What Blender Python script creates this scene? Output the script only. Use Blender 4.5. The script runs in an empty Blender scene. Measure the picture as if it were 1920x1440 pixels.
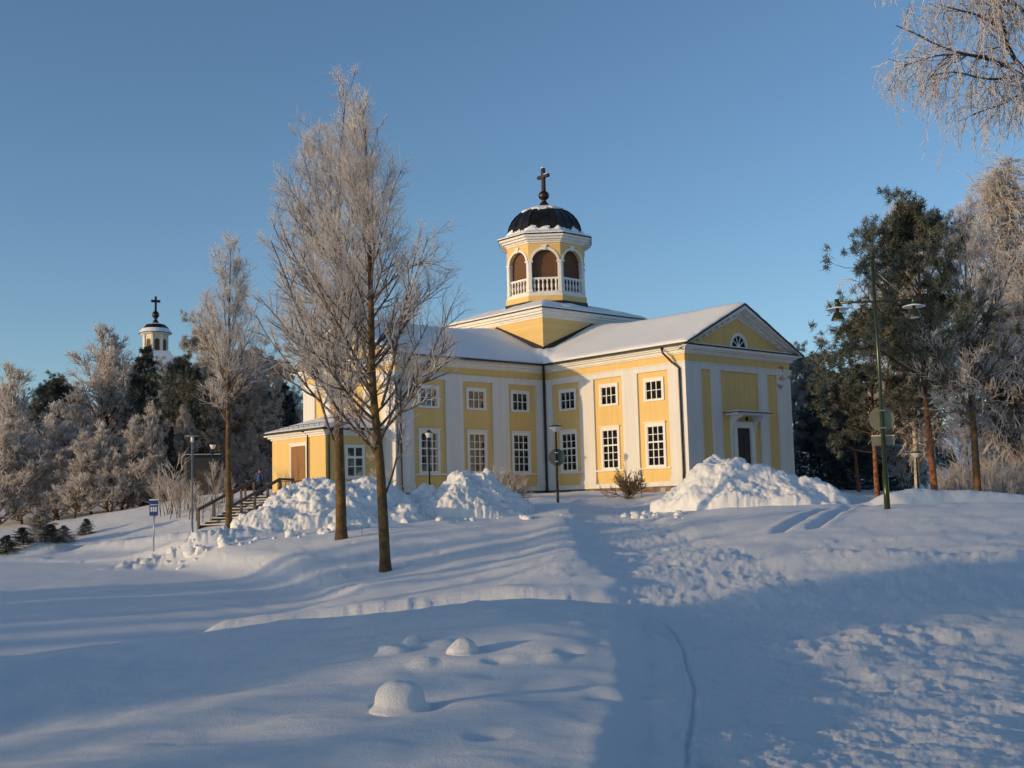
import bpy, bmesh, math, random
import numpy as np
from mathutils import Vector, Matrix

S = bpy.context.scene
COL = S.collection
PI = math.pi
rad = math.radians

# ------------------------------------------------------------ camera
FPX, PITCH, ROLL, EYE = 2163.94, 0.102923, 0.026165, -0.89   # focal length in px of a 1920 px wide frame
cF = np.array([0, math.cos(PITCH), math.sin(PITCH)])
cU0 = np.array([0, -math.sin(PITCH), math.cos(PITCH)])
cR0 = np.array([1.0, 0, 0])
cR = math.cos(ROLL)*cR0 - math.sin(ROLL)*cU0
cU = math.sin(ROLL)*cR0 + math.cos(ROLL)*cU0
cam = bpy.data.cameras.new("camera")
camo = bpy.data.objects.new("camera", cam)
COL.objects.link(camo)
m = Matrix.Identity(4)
for i in range(3):
    m[i][0], m[i][1], m[i][2] = cR[i], cU[i], -cF[i]
m[2][3] = EYE
camo.matrix_world = m
cam.sensor_width = 36
cam.lens = FPX/1920*36
cam.clip_start, cam.clip_end = 0.1, 6000
S.camera = camo

# ------------------------------------------------------------ sky, sun, exposure
SUN_EL = 6.1
SUN_H = np.array([-0.902, -0.431])
S.view_settings.view_transform = 'Standard'
S.view_settings.look = 'None'
S.view_settings.gamma = 1
S.view_settings.exposure = 0.76
world = bpy.data.worlds.new("World")
S.world = world
world.use_nodes = True
wn = world.node_tree
wn.nodes.clear()
sky = wn.nodes.new('ShaderNodeTexSky')
sky.sky_type = 'NISHITA'
sky.sun_disc = False
sky.sun_elevation = rad(SUN_EL)
sky.sun_rotation = math.atan2(SUN_H[0], SUN_H[1])
sky.altitude = 0
sky.air_density = 0.8
sky.dust_density = 0.6
sky.ozone_density = 2.3
bg = wn.nodes.new('ShaderNodeBackground')
bg.inputs['Strength'].default_value = 0.128
wo = wn.nodes.new('ShaderNodeOutputWorld')
wn.links.new(sky.outputs[0], bg.inputs[0])
wn.links.new(bg.outputs[0], wo.inputs[0])
sun = bpy.data.lights.new("sun", 'SUN')
sun.energy = 1.6
sun.angle = rad(0.55)
sun.color = (1.0, 0.70, 0.36)
suno = bpy.data.objects.new("sun", sun)
COL.objects.link(suno)
sd = Vector((SUN_H[0]*math.cos(rad(SUN_EL)), SUN_H[1]*math.cos(rad(SUN_EL)), math.sin(rad(SUN_EL))))
suno.rotation_euler = sd.to_track_quat('Z', 'Y').to_euler()
suno.location = (-60, -30, 40)

# ------------------------------------------------------------ helpers
def ray(px, py):
    return cF + cR*(px-960)/FPX + cU*(720-py)/FPX

def PX(px, py, d):
    """world point seen at photo pixel px,py at forward distance d"""
    r = ray(px, py)
    t = d/r[1]
    return np.array([r[0]*t, d, EYE+r[2]*t])

def tag(o, label=None, cat=None, group=None, kind=None):
    if label: o['label'] = label
    if cat: o['category'] = cat
    if group: o['group'] = group
    if kind: o['kind'] = kind
    return o

def empty(name, loc=(0, 0, 0), rz=0, label=None, cat=None, group=None):
    o = bpy.data.objects.new(name, None)
    COL.objects.link(o)
    o.location = loc
    o.rotation_euler = (0, 0, rz)
    o.empty_display_size = 0.3
    return tag(o, label, cat, group)

def link_mesh(name, me, mat=None, parent=None):
    o = bpy.data.objects.new(name, me)
    COL.objects.link(o)
    if mat is not None and len(me.materials) == 0:
        me.materials.append(mat)
    if parent is not None:
        o.parent = parent
    return o

def np_mesh(name, V, Fq, smooth=False):
    """V (n,3); Fq (m,k) index array, k = 3 or 4"""
    V = np.asarray(V, np.float32)
    Fq = np.asarray(Fq, np.int32)
    me = bpy.data.meshes.new(name)
    k = Fq.shape[1]
    me.vertices.add(len(V))
    me.vertices.foreach_set('co', V.ravel())
    me.loops.add(Fq.size)
    me.loops.foreach_set('vertex_index', Fq.ravel())
    me.polygons.add(len(Fq))
    me.polygons.foreach_set('loop_start', np.arange(0, Fq.size, k, dtype=np.int32))
    me.polygons.foreach_set('loop_total', np.full(len(Fq), k, np.int32))
    me.polygons.foreach_set('use_smooth', np.full(len(Fq), smooth))
    me.update(calc_edges=True)
    return me

class MB:
    """collects shapes into one mesh"""
    def __init__(s):
        s.v = []; s.f = []; s.sm = []
    def add(s, vs, fs, smooth=False):
        b = len(s.v)
        s.v += [tuple(map(float, v)) for v in vs]
        s.f += [tuple(b+i for i in f) for f in fs]
        s.sm += [smooth]*len(fs)
        return s
    def box(s, x0, x1, y0, y1, z0, z1):
        vs = [(x0,y0,z0),(x1,y0,z0),(x1,y1,z0),(x0,y1,z0),(x0,y0,z1),(x1,y0,z1),(x1,y1,z1),(x0,y1,z1)]
        return s.add(vs, [(0,3,2,1),(4,5,6,7),(0,1,5,4),(1,2,6,5),(2,3,7,6),(3,0,4,7)])
    def prism(s, poly, z0, z1):
        """vertical extrusion of a plan polygon"""
        n = len(poly)
        vs = [(x,y,z0) for x,y in poly]+[(x,y,z1) for x,y in poly]
        fs = [tuple(range(n-1,-1,-1)), tuple(range(n,2*n))]+[(i,(i+1)%n,n+(i+1)%n,n+i) for i in range(n)]
        return s.add(vs, fs)
    def loft(s, A, B):
        """closed solid between two polygons of 3d points"""
        n = len(A)
        fs = [tuple(range(n-1,-1,-1)), tuple(range(n,2*n))]+[(i,(i+1)%n,n+(i+1)%n,n+i) for i in range(n)]
        return s.add(list(A)+list(B), fs)
    def tube(s, pts, r, n=8, cap=True, smooth=True):
        pts = [Vector(p) for p in pts]
        rs = list(r) if hasattr(r, '__len__') else [r]*len(pts)
        vs = []; fs = []
        up = None
        for i, p in enumerate(pts):
            t = (pts[min(i+1,len(pts)-1)]-pts[max(i-1,0)]).normalized()
            if up is None:
                up = t.orthogonal().normalized()
            else:
                up = (up-t*up.dot(t)).normalized()
            w = t.cross(up)
            for k in range(n):
                a = 2*PI*k/n
                vs.append(p+(up*math.cos(a)+w*math.sin(a))*rs[i])
        for i in range(len(pts)-1):
            for k in range(n):
                fs.append((i*n+k, i*n+(k+1)%n, (i+1)*n+(k+1)%n, (i+1)*n+k))
        s.add(vs, fs, smooth)
        if cap:
            b = len(s.v)-len(vs)
            s.f += [tuple(b+k for k in range(n-1,-1,-1)), tuple(b+(len(pts)-1)*n+k for k in range(n))]
            s.sm += [False, False]
        return s
    def lathe(s, prof, c=(0,0,0), n=16, smooth=True, ph=0.0, cap=True):
        vs = []; fs = []
        for r, z in prof:
            for k in range(n):
                a = ph+2*PI*k/n
                vs.append((c[0]+r*math.cos(a), c[1]+r*math.sin(a), c[2]+z))
        for i in range(len(prof)-1):
            for k in range(n):
                fs.append((i*n+k, i*n+(k+1)%n, (i+1)*n+(k+1)%n, (i+1)*n+k))
        s.add(vs, fs, smooth)
        if cap:
            b = len(s.v)-len(vs)
            s.f += [tuple(b+k for k in range(n-1,-1,-1)), tuple(b+(len(prof)-1)*n+k for k in range(n))]
            s.sm += [False, False]
        return s
    def frame(s, O, sd, od):
        return Fr(s, O, sd, od)
    def build(s, name, mat, parent=None, bevel=0):
        me = bpy.data.meshes.new(name)
        me.from_pydata(s.v, [], s.f)
        bm = bmesh.new(); bm.from_mesh(me)
        bmesh.ops.recalc_face_normals(bm, faces=bm.faces)
        bm.to_mesh(me); bm.free()
        me.polygons.foreach_set('use_smooth', s.sm)
        o = link_mesh(name, me, mat, parent)
        if bevel:
            md = o.modifiers.new('bevel', 'BEVEL'); md.width = bevel; md.segments = 2
            md.limit_method = 'ANGLE'; md.angle_limit = rad(40)
        return o

class Fr:
    """boxes given as (along the wall, outward, height) on a wall of local origin O"""
    def __init__(s, mb, O, sd, od):
        s.mb, s.O, s.s, s.o = mb, np.array(O, float), np.array(sd, float), np.array(od, float)
    def P(s, a, o, z):
        q = s.O+s.s*a+s.o*o
        return (q[0], q[1], z)
    def box(s, a0, a1, o0, o1, z0, z1):
        A = [s.P(a0,o0,z0), s.P(a1,o0,z0), s.P(a1,o1,z0), s.P(a0,o1,z0)]
        B = [s.P(a0,o0,z1), s.P(a1,o0,z1), s.P(a1,o1,z1), s.P(a0,o1,z1)]
        s.mb.loft(A, B); return s
    def poly(s, pts, o0, o1):
        s.mb.loft([s.P(a,o0,z) for a,z in pts], [s.P(a,o1,z) for a,z in pts]); return s
    def bar(s, a0, z0, a1, z1, w, o0, o1):
        dx, dz = a1-a0, z1-z0
        L = math.hypot(dx, dz); nx, nz = -dz/L*w/2, dx/L*w/2
        return s.poly([(a0+nx,z0+nz),(a1+nx,z1+nz),(a1-nx,z1-nz),(a0-nx,z0-nz)], o0, o1)
    def arc(s, ca, cz, r0, r1, t0, t1, o0, o1, n=14):
        for k in range(n):
            u, v = t0+(t1-t0)*k/n, t0+(t1-t0)*(k+1)/n
            s.poly([(ca+r0*math.cos(u),cz+r0*math.sin(u)),(ca+r1*math.cos(u),cz+r1*math.sin(u)),
                    (ca+r1*math.cos(v),cz+r1*math.sin(v)),(ca+r0*math.cos(v),cz+r0*math.sin(v))], o0, o1)
        return s

# vectorised noise ---------------------------------------------------
U32 = np.uint32
def _h(ix, iy, iz, sd):
    with np.errstate(over='ignore'):
        n = ix*U32(374761393)+iy*U32(668265263)+iz*U32(2147483647)+U32(sd*974634777 & 0xffffffff)
        n = (n ^ (n >> U32(13)))*U32(1274126177)
        n = (n ^ (n >> U32(16)))*U32(2246822519)
        return ((n ^ (n >> U32(15))) & U32(0xffff)).astype(np.float32)*np.float32(1/65535)
def _cell(x):
    f = np.floor(x)
    return f.astype(np.int64).astype(U32), (x-f).astype(np.float32)
def _fade(t): return t*t*t*(t*(t*6-15)+10)
def vnoise(x, y, z=0.0, sd=0):
    flat = not hasattr(z, '__len__')
    x, y = np.broadcast_arrays(np.asarray(x, float), np.asarray(y, float))
    if not flat: x, y, z = np.broadcast_arrays(x, y, np.asarray(z, float))
    ix, fx = _cell(x); iy, fy = _cell(y); fx = _fade(fx); fy = _fade(fy)
    one = U32(1)
    def plane(iz):
      with np.errstate(over='ignore'):
        a = _h(ix, iy, iz, sd); b = _h(ix+one, iy, iz, sd)
        c = _h(ix, iy+one, iz, sd); d = _h(ix+one, iy+one, iz, sd)
        a = a+(b-a)*fx; c = c+(d-c)*fx
        return a+(c-a)*fy
    if flat:
        return plane(U32(int(math.floor(z)) & 0xffffffff))*2-1
    iz, fz = _cell(z); fz = _fade(fz)
    p = plane(iz); q = plane(iz+one)
    return (p+(q-p)*fz)*2-1
def fbm(x, y, z=0.0, oct=4, sd=0, gain=0.5):
    r = 0; a = 1.0; f = 1.0
    for k in range(oct):
        r = r+a*vnoise(np.asarray(x)*f+k*17.3, np.asarray(y)*f-k*9.1, np.asarray(z)*f+k*5.7, sd+k)
        a *= gain; f *= 2.03
    return r
def worley(x, y, sd=0):
    """distance to nearest jittered cell point"""
    ix, fx = _cell(np.asarray(x, float)); iy, fy = _cell(np.asarray(y, float))
    best = np.full(fx.shape, 9.0, np.float32)
    for a in (-1, 0, 1):
        for b in (-1, 0, 1):
            jx = ix+U32(a & 0xffffffff); jy = iy+U32(b & 0xffffffff)
            dx = a+_h(jx, jy, U32(0), sd)-fx; dy = b+_h(jx, jy, U32(7), sd)-fy
            best = np.minimum(best, dx*dx+dy*dy)
    return np.sqrt(best)
def worley3(x, y, z, sd=0):
    ix, fx = _cell(np.asarray(x, float)); iy, fy = _cell(np.asarray(y, float)); iz, fz = _cell(np.asarray(z, float))
    best = np.full(fx.shape, 9.0, np.float32)
    for a in (-1, 0, 1):
        for b in (-1, 0, 1):
            for c in (-1, 0, 1):
                jx = ix+U32(a & 0xffffffff); jy = iy+U32(b & 0xffffffff); jz = iz+U32(c & 0xffffffff)
                dx = a+_h(jx, jy, jz, sd)-fx; dy = b+_h(jx, jy, jz, sd+11)-fy; dz = c+_h(jx, jy, jz, sd+23)-fz
                best = np.minimum(best, dx*dx+dy*dy+dz*dz)
    return np.sqrt(best)
def sstep(a, b, x):
    t = np.clip((x-a)/(b-a), 0, 1)
    return t*t*(3-2*t)

# ------------------------------------------------------------ materials
class NT:
    def __init__(s, name):
        s.m = bpy.data.materials.new(name); s.m.use_nodes = True
        s.t = s.m.node_tree; s.p = s.t.nodes['Principled BSDF']
        s.tc = None
    def n(s, typ, **kw):
        nd = s.t.nodes.new(typ)
        for k, v in kw.items(): setattr(nd, k, v)
        return nd
    def l(s, a, b): s.t.links.new(a, b)
    def coord(s):
        if s.tc is None: s.tc = s.n('ShaderNodeTexCoord')
        return s.tc.outputs['Object']
    def noise(s, scale, detail=4, rough=.5, vec=None):
        n = s.n('ShaderNodeTexNoise')
        n.inputs['Scale'].default_value = scale
        n.inputs['Detail'].default_value = detail
        n.inputs['Roughness'].default_value = rough
        s.l(vec if vec is not None else s.coord(), n.inputs['Vector'])
        return n.outputs['Fac']
    def ramp(s, fac, stops):
        r = s.n('ShaderNodeValToRGB')
        e = r.color_ramp.elements
        while len(e) < len(stops): e.new(0.5)
        for i, (p, c) in enumerate(stops):
            e[i].position = p
            e[i].color = (c, c, c, 1) if not hasattr(c, '__len__') else (*c, 1)
        s.l(fac, r.inputs['Fac'])
        return r.outputs['Color']
    def mix(s, fac, a, b, typ='MIX'):
        n = s.n('ShaderNodeMix', data_type='RGBA', blend_type=typ)
        for sock, v in ((n.inputs[0], fac), (n.inputs[6], a), (n.inputs[7], b)):
            if hasattr(v, 'is_linked'): s.l(v, sock)
            elif hasattr(v, '__len__'): sock.default_value = (*v, 1)
            else: sock.default_value = v
        return n.outputs[2]
    def math(s, op, a, b=0.0):
        n = s.n('ShaderNodeMath', operation=op)
        for i, v in ((0, a), (1, b)):
            if hasattr(v, 'is_linked'): s.l(v, n.inputs[i])
            else: n.inputs[i].default_value = v
        return n.outputs[0]
    def color(s, c):
        if hasattr(c, 'is_linked'): s.l(c, s.p.inputs['Base Color'])
        else: s.p.inputs['Base Color'].default_value = (*c, 1)
        return s
    def bump(s, h, strength=.5, dist=.02):
        b = s.n('ShaderNodeBump')
        b.inputs['Strength'].default_value = strength
        b.inputs['Distance'].default_value = dist
        s.l(h, b.inputs['Height']); s.l(b.outputs[0], s.p.inputs['Normal'])
        return s
    def rough(s, v, metal=0.0, spec=.5):
        s.p.inputs['Roughness'].default_value = v
        s.p.inputs['Metallic'].default_value = metal
        s.p.inputs['Specular IOR Level'].default_value = spec
        return s

def simple(name, c, rough=.6, metal=0, var=.12, scale=3.0, bump=0.0):
    t = NT(name)
    n = t.noise(scale, 5)
    d = tuple(x*(1-var*1.6) for x in c); l = tuple(min(1, x*(1+var)) for x in c)
    t.color(t.ramp(n, [(.3, d), (.7, l)])).rough(rough, metal)
    if bump: t.bump(t.noise(scale*8, 4), bump, .01)
    return t.m

def boards(name, c, pitch=.13, horizontal=False, dirt=.12, rough=.65, depth=.006, c2=None, gm=.35):
    """painted boarding; joints run with the building's own axes"""
    t = NT(name)
    sep = t.n('ShaderNodeSeparateXYZ'); t.l(t.coord(), sep.inputs[0])
    if horizontal: run = sep.outputs[2]
    else: run = t.math('ADD', sep.outputs[0], sep.outputs[1])
    q = t.math('DIVIDE', run, pitch)
    fr = t.math('FRACT', q)
    d = t.math('ABSOLUTE', t.math('SUBTRACT', fr, .5))
    groove = t.ramp(d, [(.42, 0.0), (.5, 1.0)])
    idx = t.math('FLOOR', q)
    wn_ = t.n('ShaderNodeTexWhiteNoise', noise_dimensions='1D'); t.l(idx, wn_.inputs['W'])
    base = t.mix(wn_.outputs['Value'], tuple(x*(1-.05) for x in c), tuple(min(1,x*1.03) for x in c))
    mp = t.n('ShaderNodeMapping'); t.l(t.coord(), mp.inputs[0])
    mp.inputs['Scale'].default_value = (1, 1, .25) if not horizontal else (.3, .3, 1)
    nz = t.noise(1.6, 7, .62, mp.outputs[0])
    stain = t.ramp(nz, [(.42, 0.0), (.75, 1.0)])
    base = t.mix(t.math('MULTIPLY', stain, dirt*2.2), base, c2 or tuple(x*.6 for x in c))
    base = t.mix(t.math('MULTIPLY', groove, gm), base, tuple(x*.45 for x in c))
    t.color(base).rough(rough, 0, .3)
    h = t.math('ADD', t.math('MULTIPLY', groove, -1.0), t.math('MULTIPLY', t.noise(30, 3), .15))
    t.bump(h, .5, depth)
    return t.m

M = {}
M['yellow'] = boards('yellow_paint', (.78, .545, .21), .125, dirt=.10)
M['yellow_h'] = boards('yellow_siding', (.77, .535, .21), .19, True, dirt=.08, depth=.012)
M['white'] = boards('white_paint', (.74, .73, .70), .21, dirt=.10, depth=.002, gm=.14)
M['trim'] = simple('white_trim', (.76, .75, .72), .55, var=.05, scale=2)
M['sash'] = simple('window_white', (.78, .77, .74), .5, var=.03, scale=4)
M['brown'] = boards('brown_boards', (.13, .062, .035), .17, True, dirt=.15, depth=.01)
M['dark_metal'] = simple('dark_sheet_metal', (.016, .015, .014), .42, .3, var=.3, scale=2)
M['dome_metal'] = simple('dome_sheet', (.022, .019, .016), .34, .45, var=.4, scale=1.5)
M['finial'] = simple('finial_copper', (.05, .028, .02), .35, .6, var=.3, scale=3)
M['pipe'] = simple('black_pipe', (.018, .015, .014), .4, .2, var=.2)
M['door_brown'] = boards('door_paint', (.055, .04, .035), .15, dirt=.1)
M['door_wood'] = boards('porch_door_wood', (.30, .15, .055), .12, dirt=.25)
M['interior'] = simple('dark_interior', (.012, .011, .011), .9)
M['pane_backing'] = simple('sunlit_interior_wood', (.56, .34, .16), .8, var=.25, scale=6)  # wooden interior lit by the sun, its warm light put into the colour
M['linen'] = simple('window_curtain', (.34, .34, .32), .9, var=.2, scale=8)
M['black'] = simple('black_iron', (.014, .014, .016), .45, .2, var=.2)
M['old_wood'] = simple('weathered_wood', (.11, .085, .07), .8, var=.3, scale=6, bump=.3)
M['lamp_white'] = simple('lamp_opal', (.72, .71, .68), .35, var=.03)
M['galv'] = simple('galvanised_steel', (.30, .32, .34), .38, .6, var=.15)
M['green_metal'] = simple('green_paint_metal', (.045, .055, .016), .25, .4, var=.15)
M['sign_back'] = simple('grey_sign_back', (.09, .105, .10), .45, .2, var=.1)
M['green_sign_back'] = simple('olive_sign_back', (.19, .19, .13), .4, .1, var=.08)
M['sign_blue'] = simple('blue_sign', (.02, .05, .19), .4, var=.08)
M['sign_white'] = simple('white_sign_print', (.7, .7, .7), .5, var=.05)
# stone plinth
t = NT('plinth_stone')
v = t.n('ShaderNodeTexVoronoi'); v.inputs['Scale'].default_value = 1.7; t.l(t.coord(), v.inputs['Vector'])
c = t.ramp(t.noise(2.5, 6), [(.3, (.13,.075,.055)), (.5, (.24,.15,.11)), (.7, (.30,.24,.20))])
t.color(t.mix(.35, c, v.outputs['Color'], 'MULTIPLY')).rough(.85); t.bump(t.noise(9, 6), .7, .03)
M['stone'] = t.m
# glass: clear panes over what stands behind them
t = NT('window_glass')
t.color((.02, .022, .025)).rough(.04)
t.p.inputs['Transmission Weight'].default_value = 0
out = t.t.nodes['Material Output']
tr = t.n('ShaderNodeBsdfTransparent'); tr.inputs[0].default_value = (.8, .82, .84, 1)
gl = t.n('ShaderNodeBsdfGlossy'); gl.inputs['Roughness'].default_value = .03
fr = t.n('ShaderNodeFresnel'); fr.inputs['IOR'].default_value = 1.6
mx = t.n('ShaderNodeMixShader')
t.l(t.math('ADD', fr.outputs[0], .05), mx.inputs[0]); t.l(tr.outputs[0], mx.inputs[1]); t.l(gl.outputs[0], mx.inputs[2])
t.l(mx.outputs[0], out.inputs['Surface'])
M['glass'] = t.m

def snow_mat(name, grain=1.0, chunk=0.0):
    t = NT(name)
    big = t.noise(.35, 5)
    col = t.ramp(big, [(.3, (.80, .815, .835)), (.7, (.86, .86, .86))])
    t.color(col).rough(.62, 0, .25)
    h = t.math('ADD', t.math('MULTIPLY', t.noise(60, 4, .8), .9), t.math('MULTIPLY', t.noise(7, 7, .74), 1.7+chunk*3))
    t.bump(h, .7*grain, .036)
    try:
        t.p.inputs['Subsurface Weight'].default_value = 0.0
    except Exception: pass
    return t.m
M['snow'] = snow_mat('snow')
M['snow_smooth'] = snow_mat('roof_snow_surface', .35)
M['snow_heap'] = snow_mat('heap_snow', .6, .3)
# ============================================================ CHURCH
# local axes: X and Y run along the two visible wings, the inner corner is the origin, z 0 = foot of the white walls
CH_LOC = (2.29, 81.86, 0.0); CH_ROT = rad(221.4293)
church = empty('church', CH_LOC, CH_ROT,
    'yellow wooden cross-shaped church with white pilasters, snowy roofs and dark domed lantern', 'church')
CHM = Matrix.Translation(CH_LOC) @ Matrix.Rotation(CH_ROT, 4, 'Z')
def cw(x, y, z=0): return CHM @ Vector((x, y, z))
Wd, Ln, Cx = 11.0, 13.0, -5.5
def plus(o):
    a, b = o, -Wd-o
    e, f = Ln+o, -Wd-Ln-o
    return [(a,a),(a,e),(b,e),(b,a),(f,a),(f,b),(b,b),(b,f),(a,f),(a,b),(e,b),(e,a)]
def plusmb(*layers):
    m_ = MB()
    for o, z0, z1 in layers: m_.prism(plus(o), z0, z1)
    return m_
plusmb((0, -.5, 8.5)).build('wall', M['yellow'], church)
plusmb((.10, -1.6, -.06)).build('plinth', M['stone'], church)
plusmb((.17, -.06, .10), (.14, .10, .23)).build('base_board', M['white'], church)
plusmb((.13, 7.32, 7.66), (.18, 7.66, 7.74)).build('architrave', M['white'], church)
plusmb((.05, 7.74, 8.22)).build('frieze', M['yellow'], church)
plusmb((.14, 8.22, 8.30), (.24, 8.30, 8.46), (.42, 8.46, 8.56), (.56, 8.56, 8.72)).build('cornice', M['trim'], church)
# wall frames
FR = {'RS': ((0,0), (0,1), (1,0)), 'LS': ((0,0), (1,0), (0,1)), 'RG': ((0,Ln), (-1,0), (0,1)), 'LG': ((Ln,0), (0,-1), (1,0)),
      'RB': ((-Wd,0), (0,1), (-1,0)), 'LB': ((0,-Wd), (1,0), (0,-1)),
      'BG': ((0,-Wd-Ln), (-1,0), (0,-1)), 'BH': ((-Wd-Ln,0), (0,-1), (-1,0)),
      'BS': ((0,-Wd), (0,-1), (1,0)), 'BT': ((-Wd,0), (-1,0), (0,1)), 'BU': ((-Wd,-Wd), (0,-1), (-1,0)), 'BV': ((-Wd,-Wd), (-1,0), (0,-1))}
def pil(fr, a0, a1):
    mb = MB(); F_ = mb.frame(*FR[fr])
    F_.box(a0, a1, -.02, .12, .23, 7.32)
    F_.box(a0-.05, a1+.05, -.01, .20, .235, .48)
    F_.box(a0-.03, a1+.03, -.015, .155, .48, .62)
    mb.build('pilaster', M['white'], church)
def window_sash(F_, a0, a1, z0, z1, nx, rows, o, bar=.045):
    """white sash bars; rows is a list of row edges 0..1, thick where given as tuple"""
    for i in range(1, nx):
        x = a0+(a1-a0)*i/nx
        F_.box(x-bar*.75, x+bar*.75, o, o+.035, z0, z1)
    for r_ in rows:
        w = bar*.5
        if isinstance(r_, tuple): r_ = r_[0]; w = bar*1.1
        z = z0+(z1-z0)*r_
        F_.box(a0, a1, o+.001, o+.031, z-w, z+w)
def window(fr, c, low, back='interior', nice=None):
    w2 = .86
    z0, z1 = (1.16, 4.02) if low else (5.42, 6.93)
    mb = MB(); F_ = mb.frame(*FR[fr])
    t_ = .17
    F_.box(c-w2, c-w2+t_, -.01, .09, z0, z1); F_.box(c+w2-t_, c+w2, -.01, .09, z0, z1)
    F_.box(c-w2+t_, c+w2-t_, -.01, .088, z1-t_-.03, z1); F_.box(c-w2+t_, c+w2-t_, -.01, .088, z0, z0+.10)
    if low: F_.box(c-w2-.07, c+w2+.07, -.005, .17, z1, z1+.07)
    a0, a1, b0, b1 = c-w2+t_, c+w2-t_, z0+.10, z1-t_-.03
    F_.box(a0, a0+.05, .01, .06, b0, b1); F_.box(a1-.05, a1, .01, .06, b0, b1)
    F_.box(a0+.05, a1-.05, .01, .058, b0, b0+.05); F_.box(a0+.05, a1-.05, .01, .058, b1-.05, b1)
    if low: window_sash(F_, a0+.05, a1-.05, b0+.05, b1-.05, 3, [.2, .4, (.6,), .8], .024)
    else: window_sash(F_, a0+.05, a1-.05, b0+.05, b1-.05, 3, [.5], .024)
    fo = mb.build('window', M['sash'], church)
    mb = MB(); F_ = mb.frame(*FR[fr]); F_.box(a0, a1, .016, .020, b0, b1); mb.build('pane', M['glass'], fo)
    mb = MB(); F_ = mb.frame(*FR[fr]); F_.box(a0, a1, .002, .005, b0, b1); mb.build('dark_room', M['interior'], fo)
    if nice:
        mb = MB(); F_ = mb.frame(*FR[fr])
        for x0, x1, y0, y1 in nice:
            F_.box(a0+(a1-a0)*x0, a0+(a1-a0)*x1, .007, .011, b0+(b1-b0)*y0, b0+(b1-b0)*y1)
        mb.build('pane_backing', M['pane_backing'], fo)  # tan panels painted as the sunlit room seen through the glass
for fr, pls in (('RS', ((.17,.92),(3.62,5.0),(7.62,9.0),(11.65,Ln+.12))), ('LS', ((.17,.92),(3.5,4.95),(7.55,9.0),(11.65,Ln))),
                ('RG', ((0,1.42),(2.46,3.38),(7.44,8.36),(9.5,Wd))), ('LG', ((-.12,1.42),(2.46,3.38),(7.44,8.36),(9.5,Wd))),
                ('RB', ((.2,.92),(3.62,5.0),(7.62,9.0),(11.65,Ln))), ('LB', ((.2,.92),(3.62,5.0),(7.62,9.0),(11.65,Ln))),
                ('BS', ((.2,.92),(3.62,5.0),(7.62,9.0),(11.65,Ln))), ('BT', ((.2,.92),(3.62,5.0),(7.62,9.0),(11.65,Ln)))):
    for a0, a1 in pls: pil(fr, a0, a1)
sillmb = {}
for fr in ('RS', 'LS', 'RB', 'LB', 'BS', 'BT'):
    for i, c in enumerate((2.40, 6.36, 10.38)):
        nl = nu = None
        if fr == 'LS' and i == 2: nl = [(.0,.62,0,.97),(.70,.78,.0,.9)]; nu = None
        if fr == 'LS' and i == 1: nl = [(.30,1,0,1),(.0,.08,.0,.3)]; nu = [(.36,1,0,1)]
        if fr == 'LS' and i == 0: nl = [(.12,.2,0,.22),(.45,.52,0,.3)]
        if fr == 'RS' and i == 1: nl = [(.42,.5,.55,1),(.72,1,.62,.95)]
        if fr == 'RS' and i == 2: nl = [(.05,.28,0,.36)]
        window(fr, c, True, nice=nl); window(fr, c, False, nice=nu)
        mb = MB(); F_ = mb.frame(*FR[fr]); lo = (.92, 5.0, 9.0)[i]; hi = (3.62 if fr != 'LS' else 3.5, 7.62 if fr != 'LS' else 7.55, 11.65)[i]
        F_.box(lo+.002, hi-.002, -.01, .16, 1.05, 1.155)
        mb.build('window_sill', M['trim'], church)
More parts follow.
